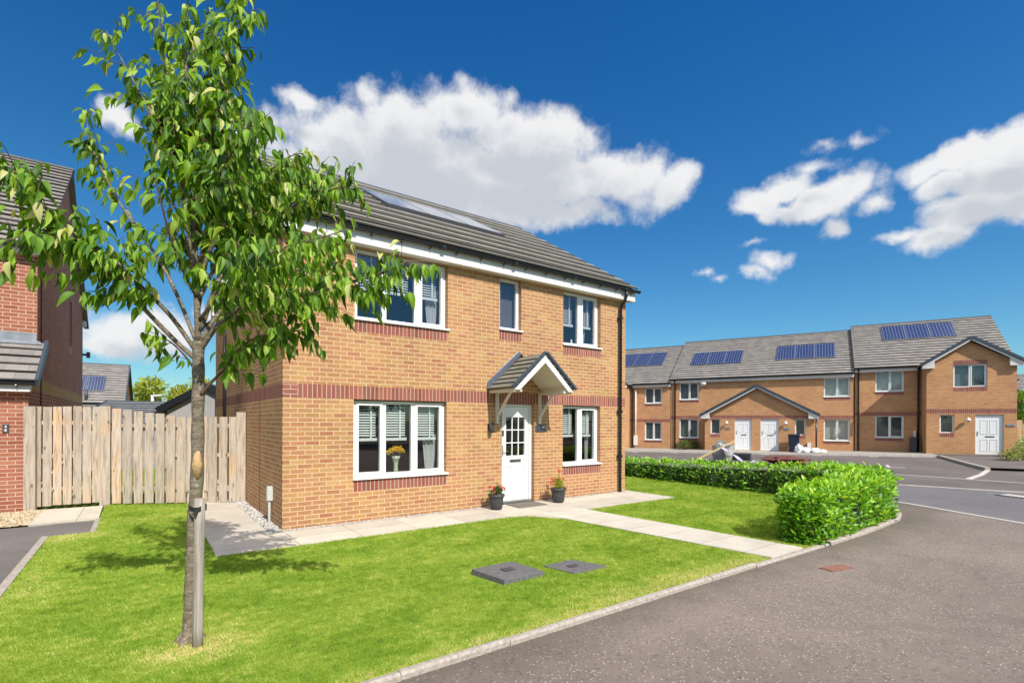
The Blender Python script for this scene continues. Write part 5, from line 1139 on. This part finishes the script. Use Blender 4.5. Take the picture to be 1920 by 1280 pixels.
# ------------------------------------------------------------------ the young tree on its stake
TD = 4.0
TR_ = tag(empty('cherry_tree', at(360, 1210, 3.97)), 'slender young cherry tree with drooping green leaves on the front lawn, tied to a stake', 'tree')
org = Vector(TR_.location)
def spline(pts, n=6):
    P = [Vector(p) for p in pts]; P = [P[0] * 2 - P[1]] + P + [P[-1] * 2 - P[-2]]; out = []
    for i in range(1, len(P) - 2):
        for k in range(n):
            t = k / n; a, b, c, d = P[i - 1:i + 3]; out.append(.5 * ((2 * b) + (c - a) * t + (2 * a - 5 * b + 4 * c - d) * t * t + (3 * b - a - 3 * c + d) * t ** 3))
    return out + [P[-2]]
def pts_at(lst): return [at(u, v, d) - org for u, v, d in lst]
BR = [  # photo pixel and distance of points on each limb, base radius, leaf density
    ([(372, 640, 4.0), (369, 560, 4.0), (366, 480, 3.98), (365, 400, 3.96), (361, 300, 3.98), (354, 200, 4.0), (348, 110, 4.02), (352, 30, 4.0), (352, -50, 4.0)], .026, 1.0),
    ([(366, 672, 4.0), (330, 640, 3.95), (276, 585, 3.85), (222, 530, 3.72), (165, 480, 3.6), (115, 425, 3.5), (70, 372, 3.42), (20, 310, 3.35), (-20, 280, 3.3)], .020, .95),
    ([(366, 655, 4.0), (318, 590, 3.9), (262, 535, 3.78), (210, 485, 3.66), (150, 452, 3.55), (90, 440, 3.45), (30, 445, 3.38), (-30, 470, 3.3)], .018, 1.0),
    ([(368, 640, 4.0), (335, 560, 4.05), (300, 490, 4.12), (258, 430, 4.2), (224, 380, 4.25), (192, 320, 4.3), (168, 262, 4.32), (162, 205, 4.34)], .016, .62),
    ([(366, 500, 3.98), (350, 420, 3.9), (338, 345, 3.85), (318, 280, 3.8), (280, 205, 3.76), (238, 130, 3.72), (200, 60, 3.7)], .015, .75),
    ([(376, 655, 4.0), (410, 608, 3.95), (455, 575, 3.88), (520, 560, 3.8), (590, 548, 3.72), (660, 528, 3.64), (722, 510, 3.58), (768, 490, 3.55), (812, 492, 3.52)], .022, .9),
    ([(376, 640, 4.0), (412, 585, 4.06), (450, 545, 4.12), (500, 520, 4.2), (560, 505, 4.26), (612, 490, 4.3), (645, 500, 4.32)], .020, 1.0),
    ([(376, 620, 4.0), (404, 540, 4.0), (440, 480, 4.02), (490, 430, 4.05), (545, 390, 4.1), (600, 360, 4.12), (650, 352, 4.15), (680, 360, 4.15)], .020, 1.1),
    ([(370, 540, 4.0), (398, 460, 3.92), (440, 390, 3.88), (490, 335, 3.82), (540, 295, 3.8), (585, 285, 3.8)], .017, 1.1),
    ([(366, 470, 3.98), (384, 390, 4.0), (410, 310, 4.04), (438, 240, 4.08), (470, 215, 4.1), (500, 240, 4.1)], .014, 1.1),
    ([(364, 400, 3.96), (384, 310, 3.95), (404, 220, 3.93), (420, 130, 3.92), (432, 50, 3.9), (444, 0, 3.9), (450, -40, 3.9)], .014, 1.0),
    ([(364, 380, 3.96), (345, 300, 4.05), (326, 220, 4.12), (310, 130, 4.18), (300, 50, 4.2), (296, 0, 4.22)], .011, .7),
    ([(370, 560, 4.0), (340, 500, 3.78), (318, 440, 3.62), (300, 370, 3.5), (290, 330, 3.45)], .012, .35),
    ([(374, 600, 4.0), (420, 540, 3.72), (460, 500, 3.55), (520, 470, 3.45), (570, 450, 3.4)], .014, 1.0),
    ([(372, 580, 4.0), (390, 480, 4.3), (420, 400, 4.5), (460, 340, 4.65), (500, 300, 4.7)], .014, .7),
    ([(368, 520, 4.0), (345, 440, 4.25), (325, 380, 4.4), (300, 320, 4.5)], .012, .5),
    ([(376, 740, 3.98), (398, 715, 3.98), (424, 688, 3.97), (448, 655, 3.96), (482, 632, 3.95), (540, 625, 3.92), (580, 612, 3.9)], .012, .95),
    ([(364, 690, 4.0), (345, 665, 3.95), (318, 640, 3.9), (290, 630, 3.86)], .009, .8),
    ([(365, 430, 3.96), (400, 350, 3.75), (440, 280, 3.6), (470, 240, 3.55)], .012, 1.1),
    ([(372, 620, 4.0), (430, 580, 4.3), (480, 570, 4.45), (550, 590, 4.5)], .012, .5),
    ([(374, 560, 4.0), (420, 470, 4.15), (470, 410, 4.25), (530, 360, 4.35), (590, 330, 4.4), (640, 340, 4.4)], .014, 1.1),
    ([(372, 500, 4.0), (400, 400, 4.1), (430, 330, 4.2), (450, 270, 4.25)], .012, 1.0),
    ([(374, 600, 4.0), (440, 520, 3.95), (500, 480, 3.9), (560, 460, 3.85), (620, 440, 3.85), (650, 430, 3.85)], .014, 1.1),
    ([(366, 450, 4.0), (345, 370, 3.95), (330, 290, 3.85), (325, 220, 3.8), (330, 150, 3.8)], .011, 1.0),
    ([(365, 360, 4.0), (385, 260, 4.1), (395, 170, 4.15), (398, 90, 4.15), (400, 20, 4.15)], .010, 1.0)]
trunk_pts = spline(pts_at([(356, 1222, 4.0), (357, 1160, 4.0), (360, 1080, 4.0), (364, 980, 4.0), (370, 880, 4.0), (371, 780, 4.0), (372, 700, 4.0), (372, 640, 4.0)]), 5)
rad = []
for i, p in enumerate(trunk_pts):
    t = i / (len(trunk_pts) - 1); rad.append(.053 - .012 * t + .062 * max(0, 1 - t * 9) ** 1.7 + .003 * math.sin(i * 1.7))
mb = MB(); mb.tube(trunk_pts, rad, M_bark, 14)
for k in range(5):      # root flare
    a = k * 1.26 + .3; b = trunk_pts[0]; mb.tube([b + Vector((0, 0, .20)), b + Vector((.075 * math.cos(a), .075 * math.sin(a), .09)), b + Vector((.17 * math.cos(a), .17 * math.sin(a), .02))], [.035, .036, .02], M_bark, 7)
L_pos = []; L_y = []; L_n = []; L_s = []; rs = random.Random(5)
def add_leaf(p, tan, k=1.0):
    out = Vector((rs.gauss(0, 1), rs.gauss(0, 1), 0)).normalized()
    down = rs.uniform(.45, 1.6); y = out * rs.uniform(.35, 1.0) + Vector((0, 0, -1)) * down + tan * .45
    n_ = out * .7 + Vector((0, 0, 1)) * rs.uniform(.2, 1.0) + Vector((rs.gauss(0, .35), rs.gauss(0, .35) - .25, rs.gauss(0, .2)))
    y = y.normalized(); L_pos.append(p + y * .022); L_y.append(y); L_n.append(n_); L_s.append(rs.uniform(.060, .136) * k)
twigs = MB(); limbs = MB()
for lst, r0, dens in BR:
    if lst[-1][0] > 400: dens *= 1.35
    elif lst[-1][0] < 100: dens *= 1.25
    P = spline(pts_at(lst), 6); n = len(P); limbs.tube(P, [max(.003, .84 * r0 * (1 - i / (n - 1)) ** .9 + .0026) for i in range(n)], M_bark if r0 > .013 else M_twig, 8)
    cum = [0]
    for i in range(1, n): cum.append(cum[-1] + (P[i] - P[i - 1]).length)
    Ltot = cum[-1]; start = (.30 if r0 > .012 else .22) * Ltot; s_ = start; az = rs.uniform(0, 6.28)
    while s_ < Ltot:
        i = max(k for k in range(n) if cum[k] <= s_); i = min(i, n - 2); t = (s_ - cum[i]) / max(1e-6, cum[i + 1] - cum[i]); p = P[i].lerp(P[i + 1], t); tan = (P[i + 1] - P[i]).normalized(); fr = s_ / Ltot
        if fr > .26 and rs.random() < .9 * dens: add_leaf(p, tan)
        if rs.random() < (.80 if fr < .9 else .35) * dens:
            az += 2.4 + rs.uniform(-.5, .5); x = tan.orthogonal().normalized(); yv = tan.cross(x); sd_ = x * math.cos(az) + yv * math.sin(az)
            ln = rs.uniform(.12, .42) * (1.12 - .55 * fr); dr = (tan * rs.uniform(.5, 1.1) + sd_ + Vector((0, 0, .15))).normalized(); Q = [p]
            m_ = max(3, int(ln / .045))
            for k in range(m_):
                dr = (dr + Vector((rs.gauss(0, .10), rs.gauss(0, .10), rs.gauss(-.02, .08)))).normalized(); Q.append(Q[-1] + dr * ln / m_)
                add_leaf(Q[-1], dr, 1.0 if k < m_ - 1 else .85)
                if rs.random() < .80: add_leaf(Q[-1], dr)
            twigs.tube(Q, [.0034 - .0018 * k / m_ for k in range(m_ + 1)], M_twig, 5, caps=False)
        s_ += rs.uniform(.026, .044)
    for _ in range(3): add_leaf(P[-1], (P[-1] - P[-2]).normalized(), .8)
tk = mb.build('trunk', TR_); lb = limbs.build('branches', TR_); tg = tag(twigs.build('twigs', lb), kind='stuff')
# the bare scar above the tie
mb = MB(); c = at(370, 872, 4.0) - org
for k in range(2): mb.tube([at(369 + k * 3, 845, 3.972) - org, at(368 + k * 3, 872, 3.968) - org, at(368 + k * 2, 900, 3.972) - org], [.012, .034, .014], M_scar, 10)
mb.build('bark_scar', tk)
L_ = np.array([[*v] for v in L_pos]); print('tree leaves', len(L_))
n = len(L_); lr = np.clip(RNG.normal(.46, .29, n), 0, 1)
leaves_mesh('crown', L_, np.array([[*v] for v in L_y]), np.array([[*v] for v in L_n]), np.array(L_s), lr, M_leaf, TR_, leaf_template(6, .36, .55, .41, .80))
ST = tag(empty('tree_stake', (at(369, 1210, 3.90).x, at(369, 1210, 3.90).y, 0)), 'grey round wooden stake in front of the young tree trunk', 'stake'); so = Vector(ST.location)
mb = MB(); a, b = at(370, 1212, 3.905), at(375, 934, 3.915); a.z = -.05; sp_ = [a.lerp(b, k / 6) - so for k in range(7)]; mb.tube(sp_, [.037, .037, .036, .036, .036, .037, .036], M_stake, 18)
mb.build('stake_pole', ST)
mb = MB(); a, b = at(371, 950, 3.955), at(371, 950, 3.955); ringp = []
c = at(371, 951, 3.955); r1 = rt
for k in range(25):
    th = 2 * math.pi * k / 24; fwd = Vector((ray(371, 951).x, ray(371, 951).y, 0)).normalized(); r1 = Vector((fwd.y, -fwd.x, 0)); ringp.append(c + r1 * math.cos(th) * .060 + fwd * math.sin(th) * .098 + Vector((0, 0, .004 * math.sin(k))))
for k in range(24):
    a, b = ringp[k], ringp[k + 1]; mb.face([a - Vector((0, 0, .019)), b - Vector((0, 0, .019)), b + Vector((0, 0, .019)), a + Vector((0, 0, .019))], M_rubber, smooth=True)
p_ = at(361, 962, 3.86); mb.face([p_, p_ + r1 * .04, p_ + r1 * .02 + Vector((0, 0, -.045))], M_rubber)
tag(mb.build('tree_tie'), 'black rubber strap tying the young tree to its stake', 'tree tie')

# ------------------------------------------------------------------ laurel hedge
HG = tag(empty('laurel_hedge', (8, -4.6, 0)), 'clipped bright green laurel hedge wrapping round the right-hand lawn', 'hedge'); ho = Vector(HG.location)
HP = [((5.98, -5.08), .27, .71), ((6.5, -5.03), .31, .74), ((7.5, -4.97), .35, .77), ((8.8, -4.90), .37, .79), ((9.75, -4.68), .40, .80), ((10.40, -4.15), .40, .80), ((10.72, -3.3), .36, .75), ((10.82, -1.6), .32, .67), ((10.88, .5), .30, .60), ((10.93, 3.0), .30, .53), ((10.98, 7.5), .30, .50), ((11.0, 12.0), .30, .50)]
def hp(t):
    i = min(int(t), len(HP) - 2); f = t - i; a, b = HP[i], HP[i + 1]; p = Vector((a[0][0] * (1 - f) + b[0][0] * f, a[0][1] * (1 - f) + b[0][1] * f, 0)); d = Vector((b[0][0] - a[0][0], b[0][1] - a[0][1], 0)).normalized()
    return p, d, a[1] * (1 - f) + b[1] * f, a[2] * (1 - f) + b[2] * f
mb = MB(); prev = None; N2 = 160
for k in range(N2 + 1):
    t = (len(HP) - 1) * k / N2 * .9999; p, d, hw, h = hp(t); n_ = Vector((-d.y, d.x, 0)); j = .05 * noise.noise(p * 3); e = min(1, k / 3, (N2 - k) / 3); w = (hw - .15) * (.6 + .4 * e) + j; hh = h - .15 + j
    ring = [p - n_ * w, p - n_ * w * 1.05 + Vector((0, 0, hh * .5)), p - n_ * w * .8 + Vector((0, 0, hh)), p + n_ * w * .8 + Vector((0, 0, hh)), p + n_ * w * 1.05 + Vector((0, 0, hh * .5)), p + n_ * w]
    ring = [q - ho for q in ring]
    if prev:
        for i in range(5): mb.face([prev[i], prev[i + 1], ring[i + 1], ring[i]], M_core)
    if k in (0, N2): mb.face(ring, M_core)
    prev = ring
mb.build('stems_or_core', HG)  # solid dark core added inside the hedge to block see-through, not modelled stalks
T_ = []; pos = []; yd = []; nd_ = []; sz = []; rn = []
for k in range(34000):
    t = rs.random() * (len(HP) - 1) * .9999; seglen = (Vector(HP[int(t) + 1][0]) - Vector(HP[int(t)][0])).length; near = 1.0 if t < 6 else .85
    if rs.random() > seglen / 4.6 * near * (1.9 if t < 6 else 1): continue
    p, d, hw, h = hp(t); n_ = Vector((-d.y, d.x, 0)); clump = .5 + .5 * noise.noise(p * 2.2 + Vector((0, 0, 7)))
    per = rs.uniform(0, 2 * h + 2 * hw)
    if per < h: q = p - n_ * hw + Vector((0, 0, per)); o = -n_; side = per / h
    elif per < h + 2 * hw: q = p + n_ * (per - h - hw) + Vector((0, 0, h)); o = Vector((0, 0, 1)); side = 1
    else: q = p + n_ * hw + Vector((0, 0, per - h - 2 * hw)); o = n_; side = (per - h - 2 * hw) / h
    bulge = (.13 if t < 6 else .08) * noise.noise(Vector((q.x * 2.4, q.y * 2.4, q.z * 2.8))) + .04 * noise.noise(q * 7); q = q + o * (bulge - rs.random() ** 1.6 * .13) + Vector((rs.gauss(0, .02), rs.gauss(0, .02), 0))
    q.z = max(.03, q.z + (.05 * rs.random() if side == 1 else 0) - .10 * max(0, side - .8))
    # leaf whorls point out and up
    y = (o * rs.uniform(.3, 1.0) + Vector((rs.gauss(0, .5), rs.gauss(0, .5), rs.uniform(.15, 1.1)))).normalized(); pos.append(q - ho); yd.append(y); nd_.append(Vector((rs.gauss(0, .5), rs.gauss(0, .5) - .3, 1)) + o * .6); sz.append(rs.uniform(.045, .125)); rn.append(min(1, max(0, rs.gauss(.30 + .28 * side + .12 * (clump - .5) + (bulge * 1.5), .2))))
for k in range(1500):       # the near end face of the hedge
    hw, h = HP[0][1], HP[0][2]; a = rs.uniform(-1, 1); zz = rs.random() * h; q = Vector((HP[0][0][0] - .12 + .25 * a * a, HP[0][0][1] + a * hw, zz)); q.x += -.10 + .11 * noise.noise(q * 2.7) + rs.random() ** 1.5 * .16
    y = Vector((rs.uniform(-1, -.2), rs.gauss(0, .5) - .1, rs.uniform(.1, 1.0))).normalized(); pos.append(q - ho); yd.append(y); nd_.append(Vector((-.6 + rs.gauss(0, .4), rs.gauss(0, .5) - .3, .9))); sz.append(rs.uniform(.065, .12)); rn.append(min(1, max(0, rs.gauss(.25 + .25 * zz / h, .2))))
print('laurel leaves', len(pos))
leaves_mesh('foliage', np.array([[*v] for v in pos]), np.array([[*v] for v in yd]), np.array([[*v] for v in nd_]), np.array(sz), np.array(rn), M_laurel, HG, leaf_template(4, .18, .25, .42, .85))

def shrub(name, label, cat, loc, blobs, n, size, m, group=None, upb=.4):
    s_ = tag(empty(name, loc), label, cat, group); mb = MB()
    for k in range(9): a = k * .7; b = blobs[k % len(blobs)]; mb.tube([(b[0] * .3, b[1] * .3, -.05), (b[0] + b[3] * .4 * math.cos(a), b[1] + b[4] * .4 * math.sin(a), b[2] + b[5] * .3)], [.012, .004], M_twig, 5)
    mb.build('stems_or_core', s_); leafy('foliage', blobs, n, size, m, s_, shell=.2, upb=upb, tmpl=leaf_template(3, .2, .2, .42)); return s_
q = tl(10.75, -5.2); shrub('low_shrub', 'low yellow-green variegated shrub in front of the rightmost door', 'shrub', q, [(0, 0, .3, .7, .5, .36), (-.7, .2, .22, .6, .45, .26), (.8, -.2, .38, .8, .55, .42), (1.6, 0, .4, .8, .6, .5)], 3600, (.05, .11), M_shrub)
q = tl(11.6, -3.6); shrub('low_shrub', 'brighter green shrub behind the variegated one at the right edge', 'shrub', q, [(0, 0, .5, .8, .6, .6), (1, .1, .6, .8, .6, .7)], 2200, (.06, .12), M_laurel)
q = tl(-4.4, -.75); shrub('flowering_shrub', 'dark green bush with small red flowers under the middle-left ground window', 'shrub', q, [(-.65, 0, .32, .5, .4, .36), (0, -.05, .36, .5, .4, .42), (.6, 0, .30, .42, .4, .38), (-.2, -.2, .2, .6, .3, .25)], 3000, (.05, .11), M_bedleaf)
q = tl(-4.55, -1.25); mb = MB(); mb.lathe((0, 0, 0), [(.0, 0), (.09, 0), (.13, .2), (.15, .2), (.15, .25), (.12, .25), (.0, .22)], M_terra, 14); o = mb.build('clay_pot'); o.location = q; tag(o, 'small terracotta pot in front of the red-flowered bush', 'pot')

# ------------------------------------------------------------------ things round the near house
def pot(label, x, y, h, r, seed, tall=0):
    rs = random.Random(seed); t = tag(empty('flower_pot', (x, y, .021)), label, 'plant pot', 'flower pots beside the front door'); mb = MB()
    mb.lathe((0, 0, 0), [(0, 0), (r * .66, 0), (r * .72, h * .12), (r * .86, h * .6), (r * .93, h * .82), (r * 1.04, h * .84), (r * 1.06, h), (r * .94, h), (r * .90, h * .86), (0, h * .86)], M_pot, 24)
    for k in range(14):     # woven ribs
        a = k * 2 * math.pi / 14; mb.tube([(r * .70 * math.cos(a), r * .70 * math.sin(a), h * .08), (r * .80 * math.cos(a + .22), r * .80 * math.sin(a + .22), h * .42), (r * .90 * math.cos(a + .02), r * .90 * math.sin(a + .02), h * .80)], .007, M_pot, 5)
    mb.build('pot_body', t); mb = MB(); mb.lathe((0, 0, 0), [(0, h * .9), (r * .91, h * .88)], M_soil, 20); mb.build('soil', t)
    pl_ = leafy('plant', [(0, 0, h + .04, r * .95, r * .85, .09), (.05, 0, h + .09, r * .6, r * .5, .10)] + ([(-.02, 0, h + .14, r * .7, r * .4, .12)] if tall else []), 420, (.03, .06), M_bedleaf if not tall else M_yleaf, t, shell=.1, upb=.7)
    fl = []; 
    for k in range(9 if not tall else 6): fl.append((rs.uniform(-1, 1) * r * (1.0 if not tall else 1.3), rs.uniform(-1, .6) * r * .7, h + rs.uniform(.10, .17) + (.05 if tall else 0), .022, .022, .018))
    if tall: fl += [(0.0, -.02, h + .36, .065, .06, .04), (-.16, -.02, h + .18, .05, .04, .05), (-.2, 0, h + .10, .05, .04, .05)]
    leafy('flowers', fl, 26 * len(fl), (.018, .034), M_flow, t, shell=.1)
    if tall: mb = MB(); mb.tube([(0, 0, h), (.01, -.01, h + .2), (0, -.02, h + .36)], .004, M_gleaf, 5); mb.tube([(-.02, 0, h), (-.1, -.01, h + .12), (-.16, -.02, h + .18)], .004, M_gleaf, 5); mb.build('stem', t)
    return t
pot('dark grey pot of small pink flowers left of the front door', 3.84, -.36, .30, .155, 1); pot('dark grey pot with a tall red geranium right of the front door', 5.42, -.40, .31, .165, 2, 1)
mb = MB(); mb.box(4.30, -.52, .022, 5.02, -.04, .038, M_mat); tag(mb.build('doormat', bevel=.003), 'flat grey-brown doormat on the paving before the front door', 'doormat')
mb = MB(); pts = [(1.24, -3.66), (1.80, -3.66), (1.88, -4.18), (1.33, -4.18)]
for (o_, z_, i_) in ((0, .085, 0),):
    top = [(x, y, .068 + .018 * (y + 4.2)) for x, y in pts]; bot = [(x, y, -.02) for x, y in pts]
    for i in range(4): j = (i + 1) % 4; mb.face([bot[i], bot[j], top[j], top[i]], M_mancov)
    mb.face(top, M_mancov)
mc = mb.build('manhole_cover', bevel=.006); tag(mc, 'raised black chamber cover standing proud of the front lawn', 'manhole cover', 'chamber covers in the front lawn')
mb = MB(); mb.box(1.50, -3.96, .076, 1.64, -3.86, .084, M_dark); mb.build('lifting_plate', mc)
mb = MB(); pts = [(2.10, -3.90), (2.56, -3.90), (2.72, -4.36), (2.20, -4.34)]; top = [(x, y, .030) for x, y in pts]; bot = [(x, y, -.02) for x, y in pts]
for i in range(4): j = (i + 1) % 4; mb.face([bot[i], bot[j], top[j], top[i]], M_mancov)
mb.face(top, M_mancov); mc = mb.build('manhole_cover', bevel=.004); tag(mc, 'flat dark chamber cover sunk level with the front lawn, right of the raised one', 'manhole cover', 'chamber covers in the front lawn')
mb = MB(); mb.box(2.30, -4.16, .033, 2.44, -4.08, .038, M_dark); mb.build('lifting_plate', mc)
mb = MB(); mb.box(-.20, -.085, 0, .20, .085, .008, M_rust); mb.box(-.17, -.06, .008, .17, .06, .011, M_rust); o = mb.build('access_cover', bevel=.003); o.location = (5.02, -5.94, -.010); o.rotation_euler.z = R(-12); tag(o, 'small rusty red cover set in the brown asphalt by the path', 'access cover')
# vase of gerberas and small ornaments on the window boards
def wb(x0, x1, z): mb = MB(); mb.box(x0, .19, z - .02, x1, .42, z, M_white); mb.build('window_board', H)
wb(1.14, 2.91, .80); wb(1.15, 2.93, 3.54); wb(5.91, 7.09, 3.54); wb(5.91, 7.09, .80)
def onY(u, v, Y): d = ray(u, v); return CAM + d * ((Y - CAM.y) / d.y)
vp = onY(742, 884, .30); V_ = tag(empty('flower_vase', (vp.x, .30, .80)), 'pale vase of yellow and orange gerberas on the ground-floor window board', 'vase')
mb = MB(); mb.lathe((0, 0, 0), [(0, 0), (.045, 0), (.042, .04), (.038, .12), (.055, .22), (.085, .30), (.08, .30), (.035, .13)], M_vase, 16); mb.build('vase_body', V_)
fl = [(-.10, -.02, .40, .055, .05, .04), (-.03, -.05, .43, .06, .05, .04), (.05, -.03, .42, .06, .05, .04), (.11, 0, .39, .055, .05, .045), (.0, .04, .44, .06, .05, .04), (-.14, 0, .37, .04, .04, .04)]
leafy('flowers', fl, 420, (.03, .05), M_gerb, V_, shell=.2); mb = MB()
for f in fl: mb.tube([(0, 0, .1), (f[0] * .5, f[1] * .5, .28), f[:3]], .005, M_gleaf, 5)
mb.build('stem', V_)
def figurine(label, u, v, Y, z, s_, m):
    p = onY(u, v, Y); mb = MB(); mb.lathe((0, 0, 0), [(0, 0), (.3 * s_, 0), (.2 * s_, .15 * s_), (.28 * s_, .4 * s_), (.12 * s_, .62 * s_), (.2 * s_, .8 * s_), (.1 * s_, .97 * s_), (0, s_)], m, 12); o = mb.build('ornament'); o.location = (p.x, Y, z); return tag(o, label, 'ornament')
figurine('small white figurine behind the right upper window', 1071, 635, .28, 3.54, .15, M_white)
for u, lab in ((731, 'small white ornament at the left of three behind the left upper window'), (742, 'small white ornament in the middle of three behind the left upper window'), (757, 'small white ornament at the right of three behind the left upper window')): figurine(lab, u, 596, .28, 3.54, .07, M_white)
# ------------------------------------------------------------------ clutter in the parking court
def lump(name, c, r, m, seed, amp=.25, n=20, flat=0):
    mb = MB(); rows = 12; base = len(mb.v); P = {}
    for i in range(rows + 1):
        for j in range(n):
            a, b = math.pi * i / rows - math.pi / 2, 2 * math.pi * j / n; d = Vector((math.cos(a) * math.cos(b), math.cos(a) * math.sin(b), math.sin(a))); k = 1 + amp * noise.noise(d * 1.9 + Vector((seed, 0, 0))) + amp * .6 * noise.noise(d * 5 + Vector((0, seed, 0)))
            P[i, j] = Vector((d.x * r[0] * k, d.y * r[1] * k, max(-.02, r[2] * .8 + d.z * r[2] * k)))
    for i in range(rows):
        for j in range(n): mb.face([P[i, j], P[i, (j + 1) % n], P[i + 1, (j + 1) % n], P[i + 1, j]], m, smooth=flat == 0)
    o = mb.build(name); o.location = c; return o
q = tl(-.72, -10.9); B_ = tag(empty('bulk_bag', q, TROT), 'grey builder\'s bag heaped with rubble on the parking court', 'builder\'s bag')
mb = MB(); w = .44; lv = [(0, .92), (.25, 1.06), (.5, 1.0), (.68, 1.05)]; prev = None
for z, k in lv:
    ring = []
    for j in range(28):
        a = 2 * math.pi * j / 28; c_, s_ = math.cos(a), math.sin(a); f = (abs(c_) ** 4 + abs(s_) ** 4) ** -.25; rr_ = w * k * f * (1 + .05 * noise.noise(Vector((c_ * 2, s_ * 2, z * 4)))); ring.append(Vector((c_ * rr_, s_ * rr_, z + (.05 * noise.noise(Vector((c_ * 3, s_ * 3, 1))) if z > .6 else 0))))
    if prev:
        for j in range(28): mb.face([prev[j], prev[(j + 1) % 28], ring[(j + 1) % 28], ring[j]], M_bag, smooth=True)
    prev = ring
mb.face(prev, M_rubble); mb.build('bag_body', B_)
mb = MB(); r_ = random.Random(3)
for k in range(46):
    a = r_.uniform(0, 6.28); d = r_.uniform(0, .38); s_ = r_.uniform(.04, .13); z = .66 + (.38 - d) * .55 * r_.random(); x, y = d * math.cos(a) - .08, d * math.sin(a); c = [Vector((x + i * s_ * r_.uniform(.6, 1), y + j * s_ * r_.uniform(.6, 1), z + l * s_ * r_.uniform(.4, .9))) for l in (-1, 1) for j in (-1, 1) for i in (-1, 1)]
    m_ = M_bagw if k % 9 == 0 else M_rubble
    for f in ((0, 1, 3, 2), (4, 6, 7, 5), (0, 4, 5, 1), (2, 3, 7, 6), (0, 2, 6, 4), (1, 5, 7, 3)): mb.face([c[i] for i in f], m_)
mb.build('rubble', B_)
mb = MB(); a = tl(-1.72, -11.9, .03); b = tl(-.18, -11.35, .90); mb.beam(a, b, .11, .06, M_plank); tag(mb.build('timber_plank'), 'long yellow timber plank leaning on the rubble bag', 'plank')
mb = MB(); r_ = 14
for k in range(r_):
    def cp(t, w): 
        p = tl(-.65 + 1.25 * t, -11.62 - .35 * t + .5 * w, 0); z = max(.02, .62 * (1 - t * 1.35)) + .05 * math.sin(t * 11 + w * 4) * (1 - t * .5); return p + Vector((0, 0, max(.015, z)))
    mb.face([cp(k / r_, -.5), cp((k + 1) / r_, -.5), cp((k + 1) / r_, 0), cp(k / r_, 0)], M_cloth, smooth=True); mb.face([cp(k / r_, 0), cp((k + 1) / r_, 0), cp((k + 1) / r_, .5), cp(k / r_, .5)], M_cloth, smooth=True)
o = mb.build('plastic_sheet'); so_ = o.modifiers.new('t', 'SOLIDIFY'); so_.thickness = .006; tag(o, 'crumpled lilac sheet spilling from the rubble bag', 'sheet')
mb = MB(); mb.box(-.36, -.2, 0, .36, .2, .34, M_dark); mb.box(-.32, -.205, .05, .32, -.2, .29, M_rubber); o = mb.build('crate', bevel=.01); o.location = tl(.10, -10.95, .0); o.rotation_euler.z = TROT; tag(o, 'dark open crate beside the rubble bag', 'crate')
# red soil heap seen over the hedge
q = tl(1.9, -11.6); o = lump('soil_heap', q, (1.0, .8, .16), M_clay, 3.3, .45, 40); tag(o, 'red-brown soil heap showing over the back of the hedge', 'soil heap')
# wheelie bin
q = tl(1.82, -2.15); BN = tag(empty('wheelie_bin', q, TROT + R(4)), 'dark blue wheelie bin with a white label against the porch wall', 'wheelie bin')
mb = MB(); a = [(-.23, -.26), (.23, -.26), (.23, .26), (-.23, .26)]; b = [(-.29, -.33), (.29, -.33), (.29, .36), (-.29, .36)]
for i in range(4): j = (i + 1) % 4; mb.face([(*a[i], .05), (*a[j], .05), (*b[j], .98), (*b[i], .98)], M_bin)
mb.face([(*p, .05) for p in a], M_bin); mb.build('bin_body', BN, bevel=.01)
mb = MB(); mb.extrude([(-.36, .985), (-.36, 1.03), (.0, 1.08), (.40, 1.06), (.40, .985)], 'x', -.30, .30, M_bin); mb.build('lid', BN, bevel=.008); mb = MB(); mb.box(-.12, -.305, .68, .12, -.30, .80, M_bagw); mb.build('label_sticker', BN)
for x in (-.24, .24): mb = MB(); mb.tube([(x - .025, .30, .10), (x + .025, .30, .10)], .10, M_rubber, 14, smooth=False); mb.build('wheel', BN)
for i, (s_, d_, r_) in enumerate([(2.12, -2.75, (.20, .22, .26)), (2.48, -2.75, (.26, .24, .17)), (2.92, -2.7, (.30, .25, .16)), (3.25, -2.6, (.20, .2, .12))]):
    o = lump('rubble_sack', tl(s_, d_), r_, M_bagw, i * 3.1 + 1, .35, 18); tag(o, ('tall white sack leaning on the wheelie bin', 'white sack second from the bin, in the heap by the porch', 'long white sack third from the bin, in the heap by the porch', 'smallest white sack, farthest right from the bin')[i], 'sack', 'white sacks beside the bin')
# fence beyond the last door
FR = tag(empty('timber_fence', tl(11.75, -.9), TROT), 'short new timber fence at the far right end of the terrace', 'fence')
mb = MB(); board(mb, (.15, 0, 0), (2.6, 0, 0), 0, 1.55, .03); o = mb.build('boards', FR); set_rnd(o, 4, 99); mb = MB(); board(mb, (-.08, -.04, 0), (.12, -.04, 0), 0, 1.75, .12); board(mb, (.75, -.05, 0), (.85, -.05, 0), 0, 1.6, .06); o = mb.build('post', FR); set_rnd(o, 41, 99)
mb = MB(); mb.box(-.35, -.22, 0, .35, .22, .012, M_mancov)
for k in range(7): mb.box(-.28 + k * .085, -.17, .012, -.24 + k * .085, .17, .020, M_line)
o = mb.build('drain_grate'); q = at(1908, 931, 10.0); q = CAM + ray(1908, 931) * ((CAM.z + .072) / -ray(1908, 931).z); o.location = (q.x, q.y, -.066); o.rotation_euler.z = R(70); tag(o, 'drain grate in the grey carriageway at the right edge', 'drain grate')
